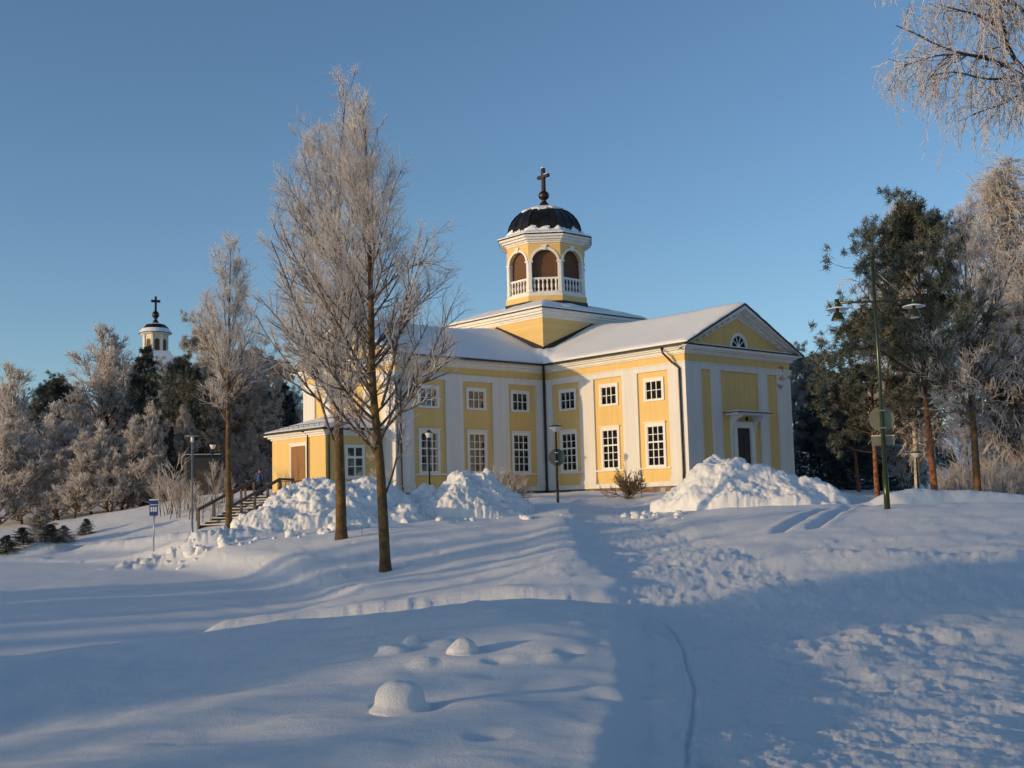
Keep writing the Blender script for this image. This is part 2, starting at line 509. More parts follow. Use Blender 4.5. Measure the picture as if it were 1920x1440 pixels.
# ---- gables
RZ, RS_ = 8.78, .49                     # roof surface height at the eave edge, slope
OH, OG = .72, .80                       # eave and gable overhang
def roofz(d): return RZ+RS_*d           # d = distance in from the eave edge
RIDGE = roofz(5.5+OH)
for fr in ('RG', 'LG', 'BG', 'BH'):
    mb = MB(); F_ = mb.frame(*FR[fr])
    F_.poly([(-.0, 8.70), (Wd, 8.70), (Wd, roofz(OH)-.16), (Wd/2, RIDGE-.16), (0, roofz(OH)-.16)], -.4, 0)
    mb.build('tympanum', M['yellow'], church)
    # raking cornice: moulding on the wall and soffit under the overhang
    mb = MB(); F_ = mb.frame(*FR[fr])
    for sgn in (1, -1):
        X = lambda a: Wd/2+sgn*a
        top = lambda a: RIDGE-.13-RS_*a
        ho = Wd/2+OH-.06
        for (th0, th1, o) in ((.0, .80, .05), (.0, .62, .16), (.0, .40, .34), (.0, .24, OG-.06)):
            F_.poly([(X(0), top(0)-th0), (X(ho), top(ho)-th0), (X(ho-(th1)*1.6), top(ho)-th0-.01) if 0 else (X(ho), top(ho)-th1*.32), (X(ho-th1*1.2), max(top(ho-th1*1.2)-th1, 8.86)), (X(0), top(0)-th1)], -.05+.001*sgn, o)
    mb.build('raking_cornice', M['trim'], church)
    mb = MB(); F_ = mb.frame(*FR[fr])
    for sgn in (1, -1):
        for k in range(9):
            a = .5+k*.62
            xx = Wd/2+sgn*a; zt = RIDGE-.13-RS_*a-.40
            F_.poly([(xx-.09, zt+.02+sgn*.045), (xx+.09, zt+.02-sgn*.045), (xx+.09, zt-.1-sgn*.045), (xx-.09, zt-.1+sgn*.045)], .16, .32)
    mb.build('modillion', M['trim'], church)
    # ledge of the horizontal cornice, dark sheet with a little snow
    mb = MB(); F_ = mb.frame(*FR[fr])
    F_.poly([(-.60, 8.725), (Wd+.60, 8.725), (Wd+.35, 8.82), (-.35, 8.82)], .001, .60)
    mb.build('ledge_flashing', M['dark_metal'], church)
    mb = MB(); F_ = mb.frame(*FR[fr])
    F_.poly([(.1, 8.82), (Wd-.1, 8.82), (Wd-.5, 8.87), (.5, 8.87)], .02, .57)
    mb.build('ledge_snow', M['snow_smooth'], church)
    # fanlight
    mb = MB(); F_ = mb.frame(*FR[fr])
    F_.arc(Wd/2, 9.0, .72, .92, 0, PI, -.01, .09, 18)
    F_.box(Wd/2-.92, Wd/2+.92, -.005, .085, 8.88, 9.0)
    F_.arc(Wd/2, 9.0, .0001, .2, 0, PI, .02, .055, 8)
    for k in (1,2,3,4):
        t_ = PI*k/5
        F_.bar(Wd/2+.18*math.cos(t_), 9.0+.18*math.sin(t_), Wd/2+.74*math.cos(t_), 9.0+.74*math.sin(t_), .06, .021, .052)
    fo = mb.build('fanlight', M['sash'], church)
    mb = MB(); F_ = mb.frame(*FR[fr]); F_.arc(Wd/2, 9.0, .0001, .73, 0, PI, .008, .014, 12); mb.build('pane', M['interior'], fo)
# ---- roof slabs
mb = MB()
for axis in (0, 1):
    for sgn in (1, -1):
        e = Ln+OG
        for side in (1, -1):
            # cross-section perpendicular to the ridge: from eave edge to ridge
            q0, q1 = Cx+side*(5.5+OH), Cx
            A, B = [], []
            for (q, z) in ((q0, RZ-.09), (q0, RZ), (q1, RIDGE), (q1, RIDGE-.11)):
                for L_, far in ((A, Cx), (B, (e if sgn > 0 else -Wd-e))):
                    L_.append((q, far, z) if axis == 0 else (far, q, z))
            mb.loft(A, B)
mb.build('roof', M['dark_metal'], church)
roof_o = church.children[-1]
# ---- snow on the four wings, one soft sheet
def roof_snow():
    st = .16
    lo, hi = -Wd-Ln-OG+.05, Ln+OG-.05
    n = int((hi-lo)/st)
    xs = np.linspace(lo, hi, n+1)
    Xg, Yg = np.meshgrid(xs, xs, indexing='ij')
    e = OH-.02
    dx = (5.5+OH)-np.abs(Xg-Cx); dy = (5.5+OH)-np.abs(Yg-Cx)
    inx = dx > .02; iny = dy > .02            # inside the wing that runs along Y / along X
    zx = np.where(inx, RZ+RS_*dx, -9); zy = np.where(iny, RZ+RS_*dy, -9)
    inside = inx | iny
    # a wing covers Y beyond the crossing only in its own strip
    z = np.maximum(np.where(inx, zx, -9), np.where(iny, zy, -9))
    cross = inx & iny
    z = np.where(cross, np.maximum(zx, zy), z)
    d = np.where(cross, np.maximum(dx, dy), np.where(inx, dx, dy))
    rt = np.maximum(np.abs(Xg-Cx), np.abs(Yg-Cx))
    edge = sstep(0, .35, d)*sstep(0, .5, Ln+5.5+OG-rt)
    # soft valleys
    dv = np.abs(dx-dy)
    th = .10+.07*edge+.02*fbm(Xg*.35, Yg*.35, 0, 2, 5)+.30*sstep(9.5, 5.2, rt)*sstep(0,1,d)
    th += .28*np.exp(-(dv/.7)**2)*cross*1.0
    ridge = np.exp(-((5.5+OH-d)/.35)**2)
    th -= .05*ridge
    th = np.maximum(th, .04)+.006*fbm(Xg*2.3, Yg*2.3, 0, 3, 8)*edge
    th = th*(.45+.55*edge)+.07*np.maximum(0, vnoise(Xg*2.2, Yg*2.2, 0, 15))*(1-edge)
    zt = z+th
    jx = .04*vnoise(Xg*1.7, Yg*1.7, 3.1, 4)*(1-edge); 
    V = []; idx = -np.ones(Xg.shape, int)
    ii = np.argwhere(inside)
    idx[inside] = np.arange(len(ii))
    top = np.stack([Xg[inside], Yg[inside], zt[inside]], 1)
    bot = np.stack([Xg[inside], Yg[inside], z[inside]+.012], 1)
    nt = len(top)
    a, b, c, dd = idx[:-1,:-1], idx[1:,:-1], idx[1:,1:], idx[:-1,1:]
    ok = (a>=0)&(b>=0)&(c>=0)&(dd>=0)
    Q = np.stack([a[ok], b[ok], c[ok], dd[ok]], 1)
    # skirt
    from collections import Counter
    E = np.concatenate([Q[:,[0,1]], Q[:,[1,2]], Q[:,[2,3]], Q[:,[3,0]]])
    key = np.sort(E, 1); k1 = key[:,0].astype(np.int64)*10**7+key[:,1]
    u, inv, cnt = np.unique(k1, return_inverse=True, return_counts=True)
    be = E[cnt[inv] == 1]
    SK = np.stack([be[:,1], be[:,0], be[:,0]+nt, be[:,1]+nt], 1)
    me = np_mesh('roof_snow', np.concatenate([top, bot]), np.concatenate([Q, SK]), True)
    return link_mesh('roof_snow', me, M['snow_smooth'], church)
roof_snow()
# gutters
for fr, a0 in (('RS', OH+.02), ('LS', OH+.02), ('RB', OH), ('LB', OH), ('BS', OH), ('BT', OH)):
    mb = MB(); F_ = mb.frame(*FR[fr])
    F_.box(a0, Ln+OG-.03, OH+.0, OH+.13, RZ-.10, RZ+.03)
    mb.build('gutter', M['pipe'], church)
# ledges edge sheet under the eaves (dark line), downpipes
def pipe(pts, r=.06):
    mb = MB(); mb.tube(pts, r, 8); return mb.build('downpipe', M['pipe'], church)
pipe([(.62,.62,8.7),(.40,.40,8.35),(.24,.24,8.1),(.24,.24,.25),(.32,.32,.05),(.36,.36,-.3)], .075)
pipe([(.66,11.7,8.72),(.62,11.75,8.35),(.40,12.3,7.7),(.24,12.72,7.3),(.24,12.75,.9),(.26,12.75,.5),(.42,12.9,.2),(.42,12.9,-.3)], .07)
pipe([(12.3,.66,8.72),(12.3,.60,8.3)], .06)
pipe([(12.8,.26,7.4),(12.8,.26,.9),(12.8,.28,.5),(12.85,.42,.2),(12.85,.42,-.5)], .07)
pipe([(-Wd-.6,12.4,8.72),(-Wd-.45,12.6,7.7),(-Wd-.25,12.8,7.3),(-Wd-.25,12.8,-.3)], .07)
# ---- gable door of the right wing
mb = MB(); F_ = mb.frame(*FR['RG'])
for s_ in (-1, 1):
    F_.box(*sorted((Wd/2+s_*.72, Wd/2+s_*1.02)), -.01, .20, -.3, 3.62)
    F_.box(*sorted((Wd/2+s_*1.08, Wd/2+s_*1.25)), -.01, .12, .23, 4.3)
F_.box(Wd/2-1.02, Wd/2+1.02, -.005, .195, 3.62, 3.95)
F_.box(Wd/2-1.10, Wd/2+1.10, -.003, .24, 3.95, 4.03)
mb.build('door_frame', M['trim'], church)
mb = MB(); F_ = mb.frame(*FR['RG']); F_.box(Wd/2-.72, Wd/2+.72, .01, .06, -.3, 3.62)
do = mb.build('door', M['door_brown'], church)
mb = MB(); F_ = mb.frame(*FR['RG'])
for x0 in (-.62, .06):
    for z0, z1 in ((.1, .9), (1.0, 2.2), (2.3, 3.1)): F_.box(Wd/2+x0, Wd/2+x0+.56, .06, .085, z0, z1)
mb.build('door_panel', M['door_brown'], do)
mb = MB(); mb.tube([(Cx+.1, Ln+.09, 1.1), (Cx+.1, Ln+.14, 1.1), (Cx+.22, Ln+.14, 1.1)], .018, 6); mb.build('handle', M['galv'], do)
mb = MB(); F_ = mb.frame(*FR['RG'])
for s_ in (-1, 1):                       # curved brackets
    pts = [(0, 4.42), (1.0, 4.42), (.98, 4.28)]+[(1.0*math.cos(u)**1.2 if 0 else .18+.8*(1-math.sin(u)), 4.28-.95*(1-math.cos(u))) for u in np.linspace(0.05, PI/2, 8)]+[(0, 3.2)]
    a = Wd/2+s_*1.17
    A = [F_.P(a-.07, o, z) for o, z in pts]; B = [F_.P(a+.07, o, z) for o, z in pts]
    mb.loft(A, B)
F_.box(Wd/2-1.75, Wd/2+1.75, -.01, 1.05, 4.42, 4.55)
mb.build('canopy', M['trim'], church)
mb = MB(); F_ = mb.frame(*FR['RG']); F_.box(Wd/2-1.88, Wd/2+1.88, 0, 1.18, 4.555, 4.60); mb.build('canopy_roof', M['dark_metal'], church)
mb = MB(); F_ = mb.frame(*FR['RG']); F_.poly([(Wd/2-1.8,4.603),(Wd/2+1.8,4.603),(Wd/2+1.6,4.70),(Wd/2-1.6,4.70)], .03, 1.1); mb.build('canopy_snow', M['snow_smooth'], church)
mb = MB(); mb.lathe([(.02,4.42),(.03,4.32),(.10,4.28),(.11,4.14),(.05,4.08)], (Cx, Ln+.45, 0), 10); mb.build('door_lamp', M['finial'], church)

# ---- tower base
T0, T1 = -.45, -10.55
def sq(o): return [(T0+o,T0+o),(T1-o,T0+o),(T1-o,T1-o),(T0+o,T1-o)]
mb = MB(); mb.prism(sq(0), 8.6, 12.5); mb.build('tower_wall', M['yellow_h'], church)
mb = MB()
for o, z0, z1 in ((.07,12.42,12.55),(.16,12.55,12.68),(.34,12.68,12.84),(.50,12.84,13.04)): mb.prism(sq(o), z0, z1)
mb.build('tower_cornice', M['trim'], church)
mb = MB()
mb.prism(sq(.58), 13.04, 13.12)
mb.loft([(x,y,13.12) for x,y in sq(.575)], [(x,y,14.25) for x,y in [(Cx+2.4,Cx+2.4),(Cx-2.4,Cx+2.4),(Cx-2.4,Cx-2.4),(Cx+2.4,Cx-2.4)]])
mb.build('tower_roof', M['dark_metal'], church)
# snow on the tower roof
g = np.linspace(-5.6, 5.6, 71)
Xg, Yg = np.meshgrid(g, g, indexing='ij')
rr = np.maximum(np.abs(Xg), np.abs(Yg))
zz = 13.12+(5.625-rr)/(5.625-2.4)*1.13
zz = np.minimum(zz, 14.4)+.15+.07*fbm(Xg*.6, Yg*.6, 0, 3, 21)*sstep(5.6,5,rr)-.08*sstep(5.3,5.6,rr)
V = np.stack([Xg.ravel()+Cx, Yg.ravel()+Cx, zz.ravel()], 1)
n = len(g); I = np.arange(n*n).reshape(n,n)
Q = np.stack([I[:-1,:-1], I[1:,:-1], I[1:,1:], I[:-1,1:]], -1).reshape(-1,4)
bord = list(I[:,0])+list(I[-1,1:])+list(I[-2::-1,-1])+list(I[0,-2:0:-1])
Vb = V[bord].copy(); Vb[:,2] = 13.115
nb = len(bord); b0 = len(V)
SK = [(bord[(k+1)%nb], bord[k], b0+k, b0+(k+1)%nb) for k in range(nb)]
link_mesh('tower_snow', np_mesh('tower_snow', np.concatenate([V,Vb]), np.concatenate([Q, np.array(SK)]), True), M['snow_smooth'], church)
# dark flashing where the wing roofs meet the tower
mb = MB()
for axis in (0,1):
    for s_ in (1,-1):
        for side in (1,-1):
            k_ = Cx+s_*(5.05)
            def P_(q, z, o):
                w = k_+s_*o
                return (w, q, z) if axis == 0 else (q, w, z)
            qa, qb = Cx+side*5.07, Cx
            pts = [(qa, 9.35), (qa, 10.27), (qb, RIDGE+.55), (qb, RIDGE)]
            mb.loft([P_(q,z,-.02) for q,z in pts], [P_(q,z,.035) for q,z in pts])
mb.build('flashing', M['dark_metal'], church)

# ---- lantern (octagon), centre on the crossing
LC = (Cx-.10, Cx+.10)
def octp(ap, ph=22.5): 
    R_ = ap/math.cos(PI/8)
    return [(LC[0]+R_*math.cos(rad(ph+45*k)), LC[1]+R_*math.sin(rad(ph+45*k))) for k in range(8)]
AP = 2.95; SIDE = 2*AP*math.tan(PI/8)
mb = MB(); mb.prism(octp(3.13), 13.6, 14.75); mb.build('lantern_base', M['yellow_h'], church)
mb = MB(); mb.prism(octp(3.20), 13.6, 14.32); mb.build('lantern_flashing', M['dark_metal'], church)
mb = MB(); mb.prism(octp(3.10), 14.75, 14.83); mb.prism(octp(3.04), 14.83, 15.02); mb.prism(octp(2.98), 15.02, 15.05)
sillo = mb.build('lantern_sill', M['trim'], church)
mb = MB(); mb.prism(octp(2.60), 15.05, 18.9); mb.build('bell_chamber', M['brown'], church)
mb_y = MB(); mb_b = MB(); mb_s = MB()
for k in range(8):
    mb_k = MB()
    th = rad(45*k)
    nrm = np.array([math.cos(th), math.sin(th)]); tan_ = np.array([-math.sin(th), math.cos(th)])
    O = np.array(LC)+nrm*AP
    Fy = Fr(mb_y, O, tan_, nrm); Fb = Fr(mb_b, O, tan_, nrm); Fk = Fr(mb_k, O, tan_, nrm)
    h = SIDE/2; ro, zs, zt = .98, 17.38, 18.9
    # yellow spandrels round the arch opening
    for j in range(12):
        u, v = PI*j/12, PI*(j+1)/12
        Fy.poly([(ro*math.cos(u), zs+ro*math.sin(u)), (ro*math.cos(u) if j else h-.002, zt) if 0 else (ro*math.cos(u), zt), (ro*math.cos(v), zt), (ro*math.cos(v), zs+ro*math.sin(v))], -.30, 0)
    for s_ in (-1,1):
        Fy.box(*sorted((s_*ro, s_*(h-.002))), -.30, 0, zs, zt)
        mb_w = MB(); Fw = Fr(mb_w, O, tan_, nrm)
        Fw.box(*sorted((s_*ro, s_*(h+.0))), -.30, .012, 15.05, zs-.02)          # jamb
        Fw.box(*sorted((s_*(ro+.04), s_*(h+.02))), -.01, .07, 15.05, zs-.02)
        Fw.box(*sorted((s_*(ro-.08), s_*(h+.06))), -.28, .12, zs-.022, zs+.10)   # capital
        Fw.box(*sorted((s_*(ro-.02), s_*(h+.04))), -.01, .09, 15.05, 15.3)
        mb_w.build('lantern_post', M['trim'], church)
    Fk.arc(0, zs, ro-.01, ro+.17, 0.06, PI-.06, -.01, .075, 16)
    Fk.poly([(-.12, zs+ro-.06), (.12, zs+ro-.06), (.19, zs+ro+.33), (-.19, zs+ro+.33)], -.005, .13)
    mb_k.build('arch_trim', M['trim'], church)
    # balustrade
    Fb.box(-ro+.002, ro-.002, -.2, -.06, 16.05, 16.2)
    Fb.box(-ro+.002, ro-.002, -.19, -.07, 15.051, 15.14)
    for j in range(6):
        a = -ro+.16+j*(2*ro-.32)/5
        c_ = O+tan_*a-nrm*.13
        mb_s.lathe([(.085,15.14),(.085,15.24),(.045,15.30),(.10,15.5),(.085,15.65),(.04,15.85),(.07,15.93),(.085,15.97),(.085,16.05)], (c_[0], c_[1], 0), 8)
mb_y.build('lantern_wall', M['yellow_h'], church)
ra = mb_b.build('balustrade', M['trim'], church)
mb_s.build('baluster', M['trim'], ra)
mb = MB()
for ap, z0, z1 in ((3.02,18.86,18.98),(3.14,18.98,19.1),(3.36,19.1,19.26),(3.56,19.26,19.42)): mb.prism(octp(ap), z0, z1)
mb.build('lantern_cornice', M['trim'], church)
DP = [(3.62,19.42),(3.62,19.47),(3.05,19.72),(2.90,19.82),(2.86,20.1),(2.76,20.55),(2.55,21.0),(2.26,21.4),(1.88,21.75),(1.42,22.02),(.9,22.22),(.45,22.34)]
def oct_lathe(mb, prof, off=0.0):
    k8 = 1/math.cos(PI/8)
    mb.lathe([((r+off)*k8, z+off*.4) for r, z in prof], (LC[0], LC[1], 0), 8, False, PI/8)
mb = MB(); oct_lathe(mb, DP); dome = mb.build('dome', M['dome_metal'], church)
mb = MB()
for k in range(8):
    for a in (-.5, -.17, .17, .5):
        th = rad(45*k)
        nrm = np.array([math.cos(th), math.sin(th)]); tan_ = np.array([-math.sin(th), math.cos(th)])
        pts = []
        for r, z in DP[2:]:
            q = np.array(LC)+nrm*(r+.01)+tan_*(a*2*r*math.tan(PI/8))
            pts.append((q[0], q[1], z+.01))
        mb.tube(pts, .028 if abs(a) < .4 else .04, 5)
mb.build('standing_seam', M['dome_metal'], dome)
# snow left on the dome: skirt and cap with ragged edges
def dome_snow():
    na, nt_ = 160, 70
    ps = np.array(DP[1:]); L = np.concatenate([[0], np.cumsum(np.hypot(*np.diff(ps, axis=0).T))]); L /= L[-1]
    T = np.linspace(0, 1, nt_); r = np.interp(T, L, ps[:,0]); z = np.interp(T, L, ps[:,1])
    A = np.arange(na)/na*2*PI
    Ag, Tg = np.meshgrid(A, T, indexing='ij')
    loc = ((Ag+PI/8) % (PI/4))-PI/8
    fac = 1/np.cos(loc)
    n1 = vnoise(Ag*6, 0, 3, 2)+.6*vnoise(Ag*19, 0, 9, 3)
    n2 = vnoise(np.cos(Ag)*3+8, np.sin(Ag)*3, 3, 12)+.5*vnoise(np.cos(Ag)*11, np.sin(Ag)*11, 3, 13)
    lowT = .25+.04*n1
    hiT = .74+.11*n2
    mask = (Tg < lowT) | ((Tg > hiT) & (Tg < .985))
    near_edge = np.minimum(np.abs(Tg-lowT), np.abs(Tg-hiT))
    th = .015+.10*sstep(0, .05, near_edge)+.015*vnoise(Ag*9, Tg*30, 0, 4)
    th = th*(.35+.65*sstep(0,.02,Tg))
    R_ = (r[None,:]+th)*fac
    X = LC[0]+R_*np.cos(Ag); Y = LC[1]+R_*np.sin(Ag); Z = z[None,:]+th*.6
    I = np.arange(na*nt_).reshape(na,nt_)
    I2 = np.roll(I, -1, 0)
    mk = mask[:, :-1] & mask[:, 1:]
    Q = np.stack([I[:,:-1][mk], I2[:,:-1][mk], I2[:,1:][mk], I[:,1:][mk]], 1)
    V = np.stack([X.ravel(), Y.ravel(), Z.ravel()], 1)
    return link_mesh('dome_snow', np_mesh('dome_snow', V, Q, True), M['snow_smooth'], dome)
dome_snow()
mb = MB()
mb.lathe([(.62,22.25),(.58,22.42),(.36,22.52),(.38,22.62),(.22,22.8),(.16,22.95),(.24,23.0),(.38,23.12),(.44,23.3),(.38,23.52),(.22,23.66),(.12,23.7)], (LC[0],LC[1],0), 20)
fin = mb.build('finial', M['finial'], church)
mb = MB()
mb.box(LC[0]-.13, LC[0]+.13, LC[1]-.13, LC[1]+.13, 23.65, 25.55)
mb.box(LC[0]-.125, LC[0]+.125, LC[1]-.62, LC[1]+.62, 24.75, 25.0)
mb.build('cross', M['finial'], fin, .02)
mb = MB(); mb.box(LC[0]-.14, LC[0]+.14, LC[1]-.14, LC[1]+.14, 25.55, 25.60); mb.box(LC[0]-.12, LC[0]+.12, LC[1]+.14, LC[1]+.6, 25.0, 25.04); mb.build('cross_snow', M['snow_smooth'], fin)

# ---- porch on the left gable
PX0, PX1, PYa, PYb = 13.0, 17.28, -1.5, -8.05
FR['PF'] = ((PX1, PYa), (0,-1), (1,0)); FR['PS'] = ((PX0, PYa), (1,0), (0,1)); FR['PN'] = ((PX0, PYb), (1,0), (0,-1))
mb = MB(); mb.box(PX0-.1, PX1, PYb, PYa, -.6, 3.9); mb.build('porch_wall', M['yellow'], church)
mb = MB(); mb.box(PX0+.13, PX1+.06, PYb-.06, PYa+.06, -.9, .02); mb.build('porch_plinth', M['stone'], church)
mb = MB()
mb.box(PX0+.13, PX1+.08, PYb-.08, PYa+.08, 3.62, 3.74); mb.box(PX0+.13, PX1+.22, PYb-.22, PYa+.22, 3.74, 3.86); mb.box(PX0+.13, PX1+.40, PYb-.40, PYa+.40, 3.86, 3.96)
mb.build('porch_cornice', M['trim'], church)
mb = MB()
eo = .5
lowp = [(PX0+.13,PYb-eo),(PX1+eo,PYb-eo),(PX1+eo,PYa+eo),(PX0+.13,PYa+eo)]
mb.loft([(x,y,3.97) for x,y in lowp], [(x,y,4.06) for x,y in lowp])
hip = [(PX0+.13,PYb+1.7),(PX0+1.0,PYb+1.7),(PX0+1.0,PYa-1.6),(PX0+.13,PYa-1.6)]
mb.loft([(x,y,4.06) for x,y in lowp], [(x,y,5.15) for x,y in hip])
mb.build('porch_roof', M['dark_metal'], church)
mb = MB()
sh = lambda P_, e_: [(P_[0][0], P_[0][1]+e_), (P_[1][0]-e_, P_[1][1]+e_), (P_[2][0]-e_, P_[2][1]-e_), (P_[3][0], P_[3][1]-e_)]
mb.loft([(x,y,4.07) for x,y in sh(lowp,.06)], [(x,y,4.17) for x,y in sh(lowp,.12)])
mb.loft([(x,y,4.17) for x,y in sh(lowp,.12)], [(x,y,5.32) for x,y in hip])
mb.build('porch_snow', M['snow_smooth'], church, .05)
mb = MB()
mb.box(PX1+eo, PX1+eo+.1, PYb-eo, PYa+eo+.1, 3.98, 4.09); mb.box(PX0+.3, PX1+eo, PYa+eo, PYa+eo+.1, 3.98, 4.09)
mb.build('gutter', M['pipe'], church)
mb = MB()   # snow guard rail
mb.tube([(PX1+.15, PYb-.3, 4.42), (PX1+.15, PYa+.3, 4.42)], .018, 6)
for k in range(12): 
    y = PYb-.2+k*(PYa-PYb+.4)/11
    mb.tube([(PX1+.15, y, 4.1), (PX1+.15, y, 4.42)], .015, 5)
mb.build('snow_guard', M['black'], church)
pipe([(PX1-.25, PYa+.5, 3.98), (PX1-.22, PYa+.3, 3.8), (PX1-.2, PYa+.09, 3.6), (PX1-.2, PYa+.09, .0)], .05)
pipe([(PX1+.55, -3.45, 3.98), (PX1+.3, -3.45, 3.9), (PX1+.09, -3.45, 3.75), (PX1+.09, -3.45, -.2)], .05)
mb = MB(); F_ = mb.frame(*FR['PF'])
for s_ in (-1, 1): F_.box(*sorted((3.15+s_*.88, 3.15+s_*1.02)), -.01, .07, -.1, 3.1)
F_.box(3.15-1.02, 3.15+1.02, -.005, .068, 3.1, 3.25); F_.box(3.15-1.1, 3.15+1.1, -.003, .12, 3.25, 3.32)
mb.build('porch_door_frame', M['trim'], church)
mb = MB(); F_ = mb.frame(*FR['PF']); F_.box(3.15-.88, 3.15+.88, .005, .04, -.1, 3.1)
pd = mb.build('porch_door', M['door_wood'], church)
mb = MB(); F_ = mb.frame(*FR['PF'])
for x0 in (-.80, .06):
    for z0, z1 in ((.15, .8), (.9, 1.9), (2.0, 2.45)): F_.box(3.15+x0, 3.15+x0+.74, .04, .06, z0, z1)
F_.box(3.15-.8, 3.15+.8, .04, .058, 2.55, 3.0)
mb.build('door_panel', M['door_wood'], pd)
mb = MB(); F_ = mb.frame(*FR['PS'])
wa0, wa1, wz0, wz1 = 1.42, 2.88, .96, 3.05
F_.box(wa0, wa0+.18, -.01, .08, wz0, wz1); F_.box(wa1-.18, wa1, -.01, .08, wz0, wz1)
F_.box(wa0+.18, wa1-.18, -.01, .078, wz1-.2, wz1); F_.box(wa0+.18, wa1-.18, -.01, .078, wz0, wz0+.14)
F_.box(wa0-.05, wa1+.05, -.005, .13, wz0-.07, wz0)
window_sash(F_, wa0+.18, wa1-.18, wz0+.14, wz1-.2, 2, [.33, (.66,)], .024, .07)
pw = mb.build('porch_window', M['sash'], church)
mb = MB(); F_ = mb.frame(*FR['PS']); F_.box(wa0+.18, wa1-.18, .014, .018, wz0+.14, wz1-.2); mb.build('pane', M['glass'], pw)
mb = MB(); F_ = mb.frame(*FR['PS']); F_.box(wa0+.18, wa1-.18, .002, .006, wz0+.14, wz1-.2); mb.build('pane_backing', M['linen'], pw)
# small iron railings beside the porch
mb = MB()
mb.tube([(PX1+.6, -2.6, .85), (PX1+1.0, -5.6, .85)], .03, 6); mb.tube([(PX1+.6, -2.6, .15), (PX1+1.0, -5.6, .15)], .02, 6)
for k in range(9):
    y = -2.6-k*3/8; x = PX1+.6+k*.4/8
    mb.tube([(x, y, -.5), (x, y, .85)], .02, 5)
mb.build('porch_railing', M['black'], church)
mb = MB()
for k in range(6): mb.tube([(14.9+k*.24, -.55, -.6), (14.9+k*.24, -.55, .35)], .02, 5)
mb.tube([(14.85, -.55, .35), (16.15, -.55, .35)], .028, 6)
mb.build('basement_railing', M['black'], church)
for a in (4.35, 10.7):
    mb = MB(); F_ = mb.frame(*FR['RS']); F_.box(a, a+.42, .1, .125, -.42, -.14); mb.build('plinth_vent', M['galv'], church)
# ============================================================ SNOW GROUND
CP = np.array([
 (0,0,-2.5),(-4,3,-2.6),(4,3,-2.52),(-8,8,-2.7),(-4.5,9,-2.58),(0,9,-2.45),(-2.2,12.5,-2.42),
 (.2,16,-2.20),(-1.6,16,-2.32),(.1,8.5,-2.38),(.5,12.5,-2.2),(.3,6,-2.44),(-4.1,15.5,-2.5),(-6.2,14,-2.5),(-8.5,12,-2.55),
 (1.9,8,-2.5),(2.0,12,-2.45),(2.2,16,-2.42),(2.5,7,-2.55),(3.5,12,-2.44),(3,17,-2.40),(3.8,24,-2.33),(3.3,33,-2.2),(4,47,-1.8),(5,58,-1.35),
 (-1,19,-2.72),(-4,18.6,-2.95),(-7.5,17,-3.1),(1.2,19,-2.52),
 (-14,20,-3.2),(-9,20,-3.2),(-6,22.5,-3.18),(-10,30,-3.2),(-20,30,-3.2),(-22,50,-3.15),(-12,42,-3.1),(-28,58,-3.1),(-4.9,28,-3.08),(-5.2,32,-3.0),
 (-3.7,34,-2.66),(-6.2,42,-2.0),(-12.8,52,-1.75),(-15.5,56,-2.45),(-18,58,-2.8),
 (-1.5,25,-2.62),(0,30,-2.32),(1.6,38,-1.92),(1.3,26,-2.3),(.5,46,-1.7),(-3,50,-1.75),(2,58,-1.05),(8,60,-1.15),(0,68,-.55),(5,75,-.3),
 (2.3,80,-.25),(10.9,70,-.5),(7,74,-.42),(-7,71,-.3),(-12.5,69,-.15),(-17,76,.1),(-3,64,-.8),(-9,60,-1.1),(14,66,-.6),(20,78,-.6),
 (-16,62,-1.6),(-20,66,-1.9),(-30,75,-2.1),(-22,82,.2),(-45,70,-3),(-60,100,-1),(-34,90,-1.0),(-17,90,.3),
 (12,37,-1.4),(19.5,45,-1.55),(17,54,-1.35),(18,62,-1.9),(30,62,-2.2),(16.6,60,-.8),(10.2,24,-2.2),(10,30,-1.85),(15,30,-1.8),
 (8,19,-2.38),(12,20,-2.36),(6,12,-2.43),(8,8,-2.5),(11,13,-2.4),(6.5,24,-2.25),(7,40,-1.65),(9,50,-1.35),
 (0,130,.5),(-60,140,2),(60,130,1.5),(-100,60,-3),(100,60,-1),(0,-60,-2.5),(-70,-30,-3.2),(60,-30,-2.5),(-30,5,-3.1),(-50,30,-3.2),(30,10,-2.3),(40,90,-1.2),
 (0,260,8),(-200,200,8),(200,200,9),(250,0,2),(-250,0,-3),(0,-250,-2),
], float)
def tps_fit(P):
    n = len(P); r = np.hypot(P[:,None,0]-P[None,:,0], P[:,None,1]-P[None,:,1])/50
    K = np.where(r > 0, r*r*np.log(r+1e-12), 0)+np.eye(n)*2e-4
    A = np.zeros((n+3, n+3)); A[:n,:n] = K; A[:n,n] = 1; A[:n,n+1:] = P[:,:2]/50; A[n:,:n] = A[:n,n:].T
    return np.linalg.solve(A, np.concatenate([P[:,2], [0,0,0]]))
TW = tps_fit(CP)
def tps(x, y):
    sh = x.shape; x = x.ravel(); y = y.ravel(); out = np.empty(len(x)); n = len(CP)
    for i in range(0, len(x), 20000):
        X, Y = x[i:i+20000], y[i:i+20000]
        r2 = ((X[:,None]-CP[None,:,0])**2+(Y[:,None]-CP[None,:,1])**2)/2500
        out[i:i+20000] = (.5*r2*np.log(r2+1e-18))@TW[:n]+TW[n]+(X*TW[n+1]+Y*TW[n+2])/50
    return out.reshape(sh)
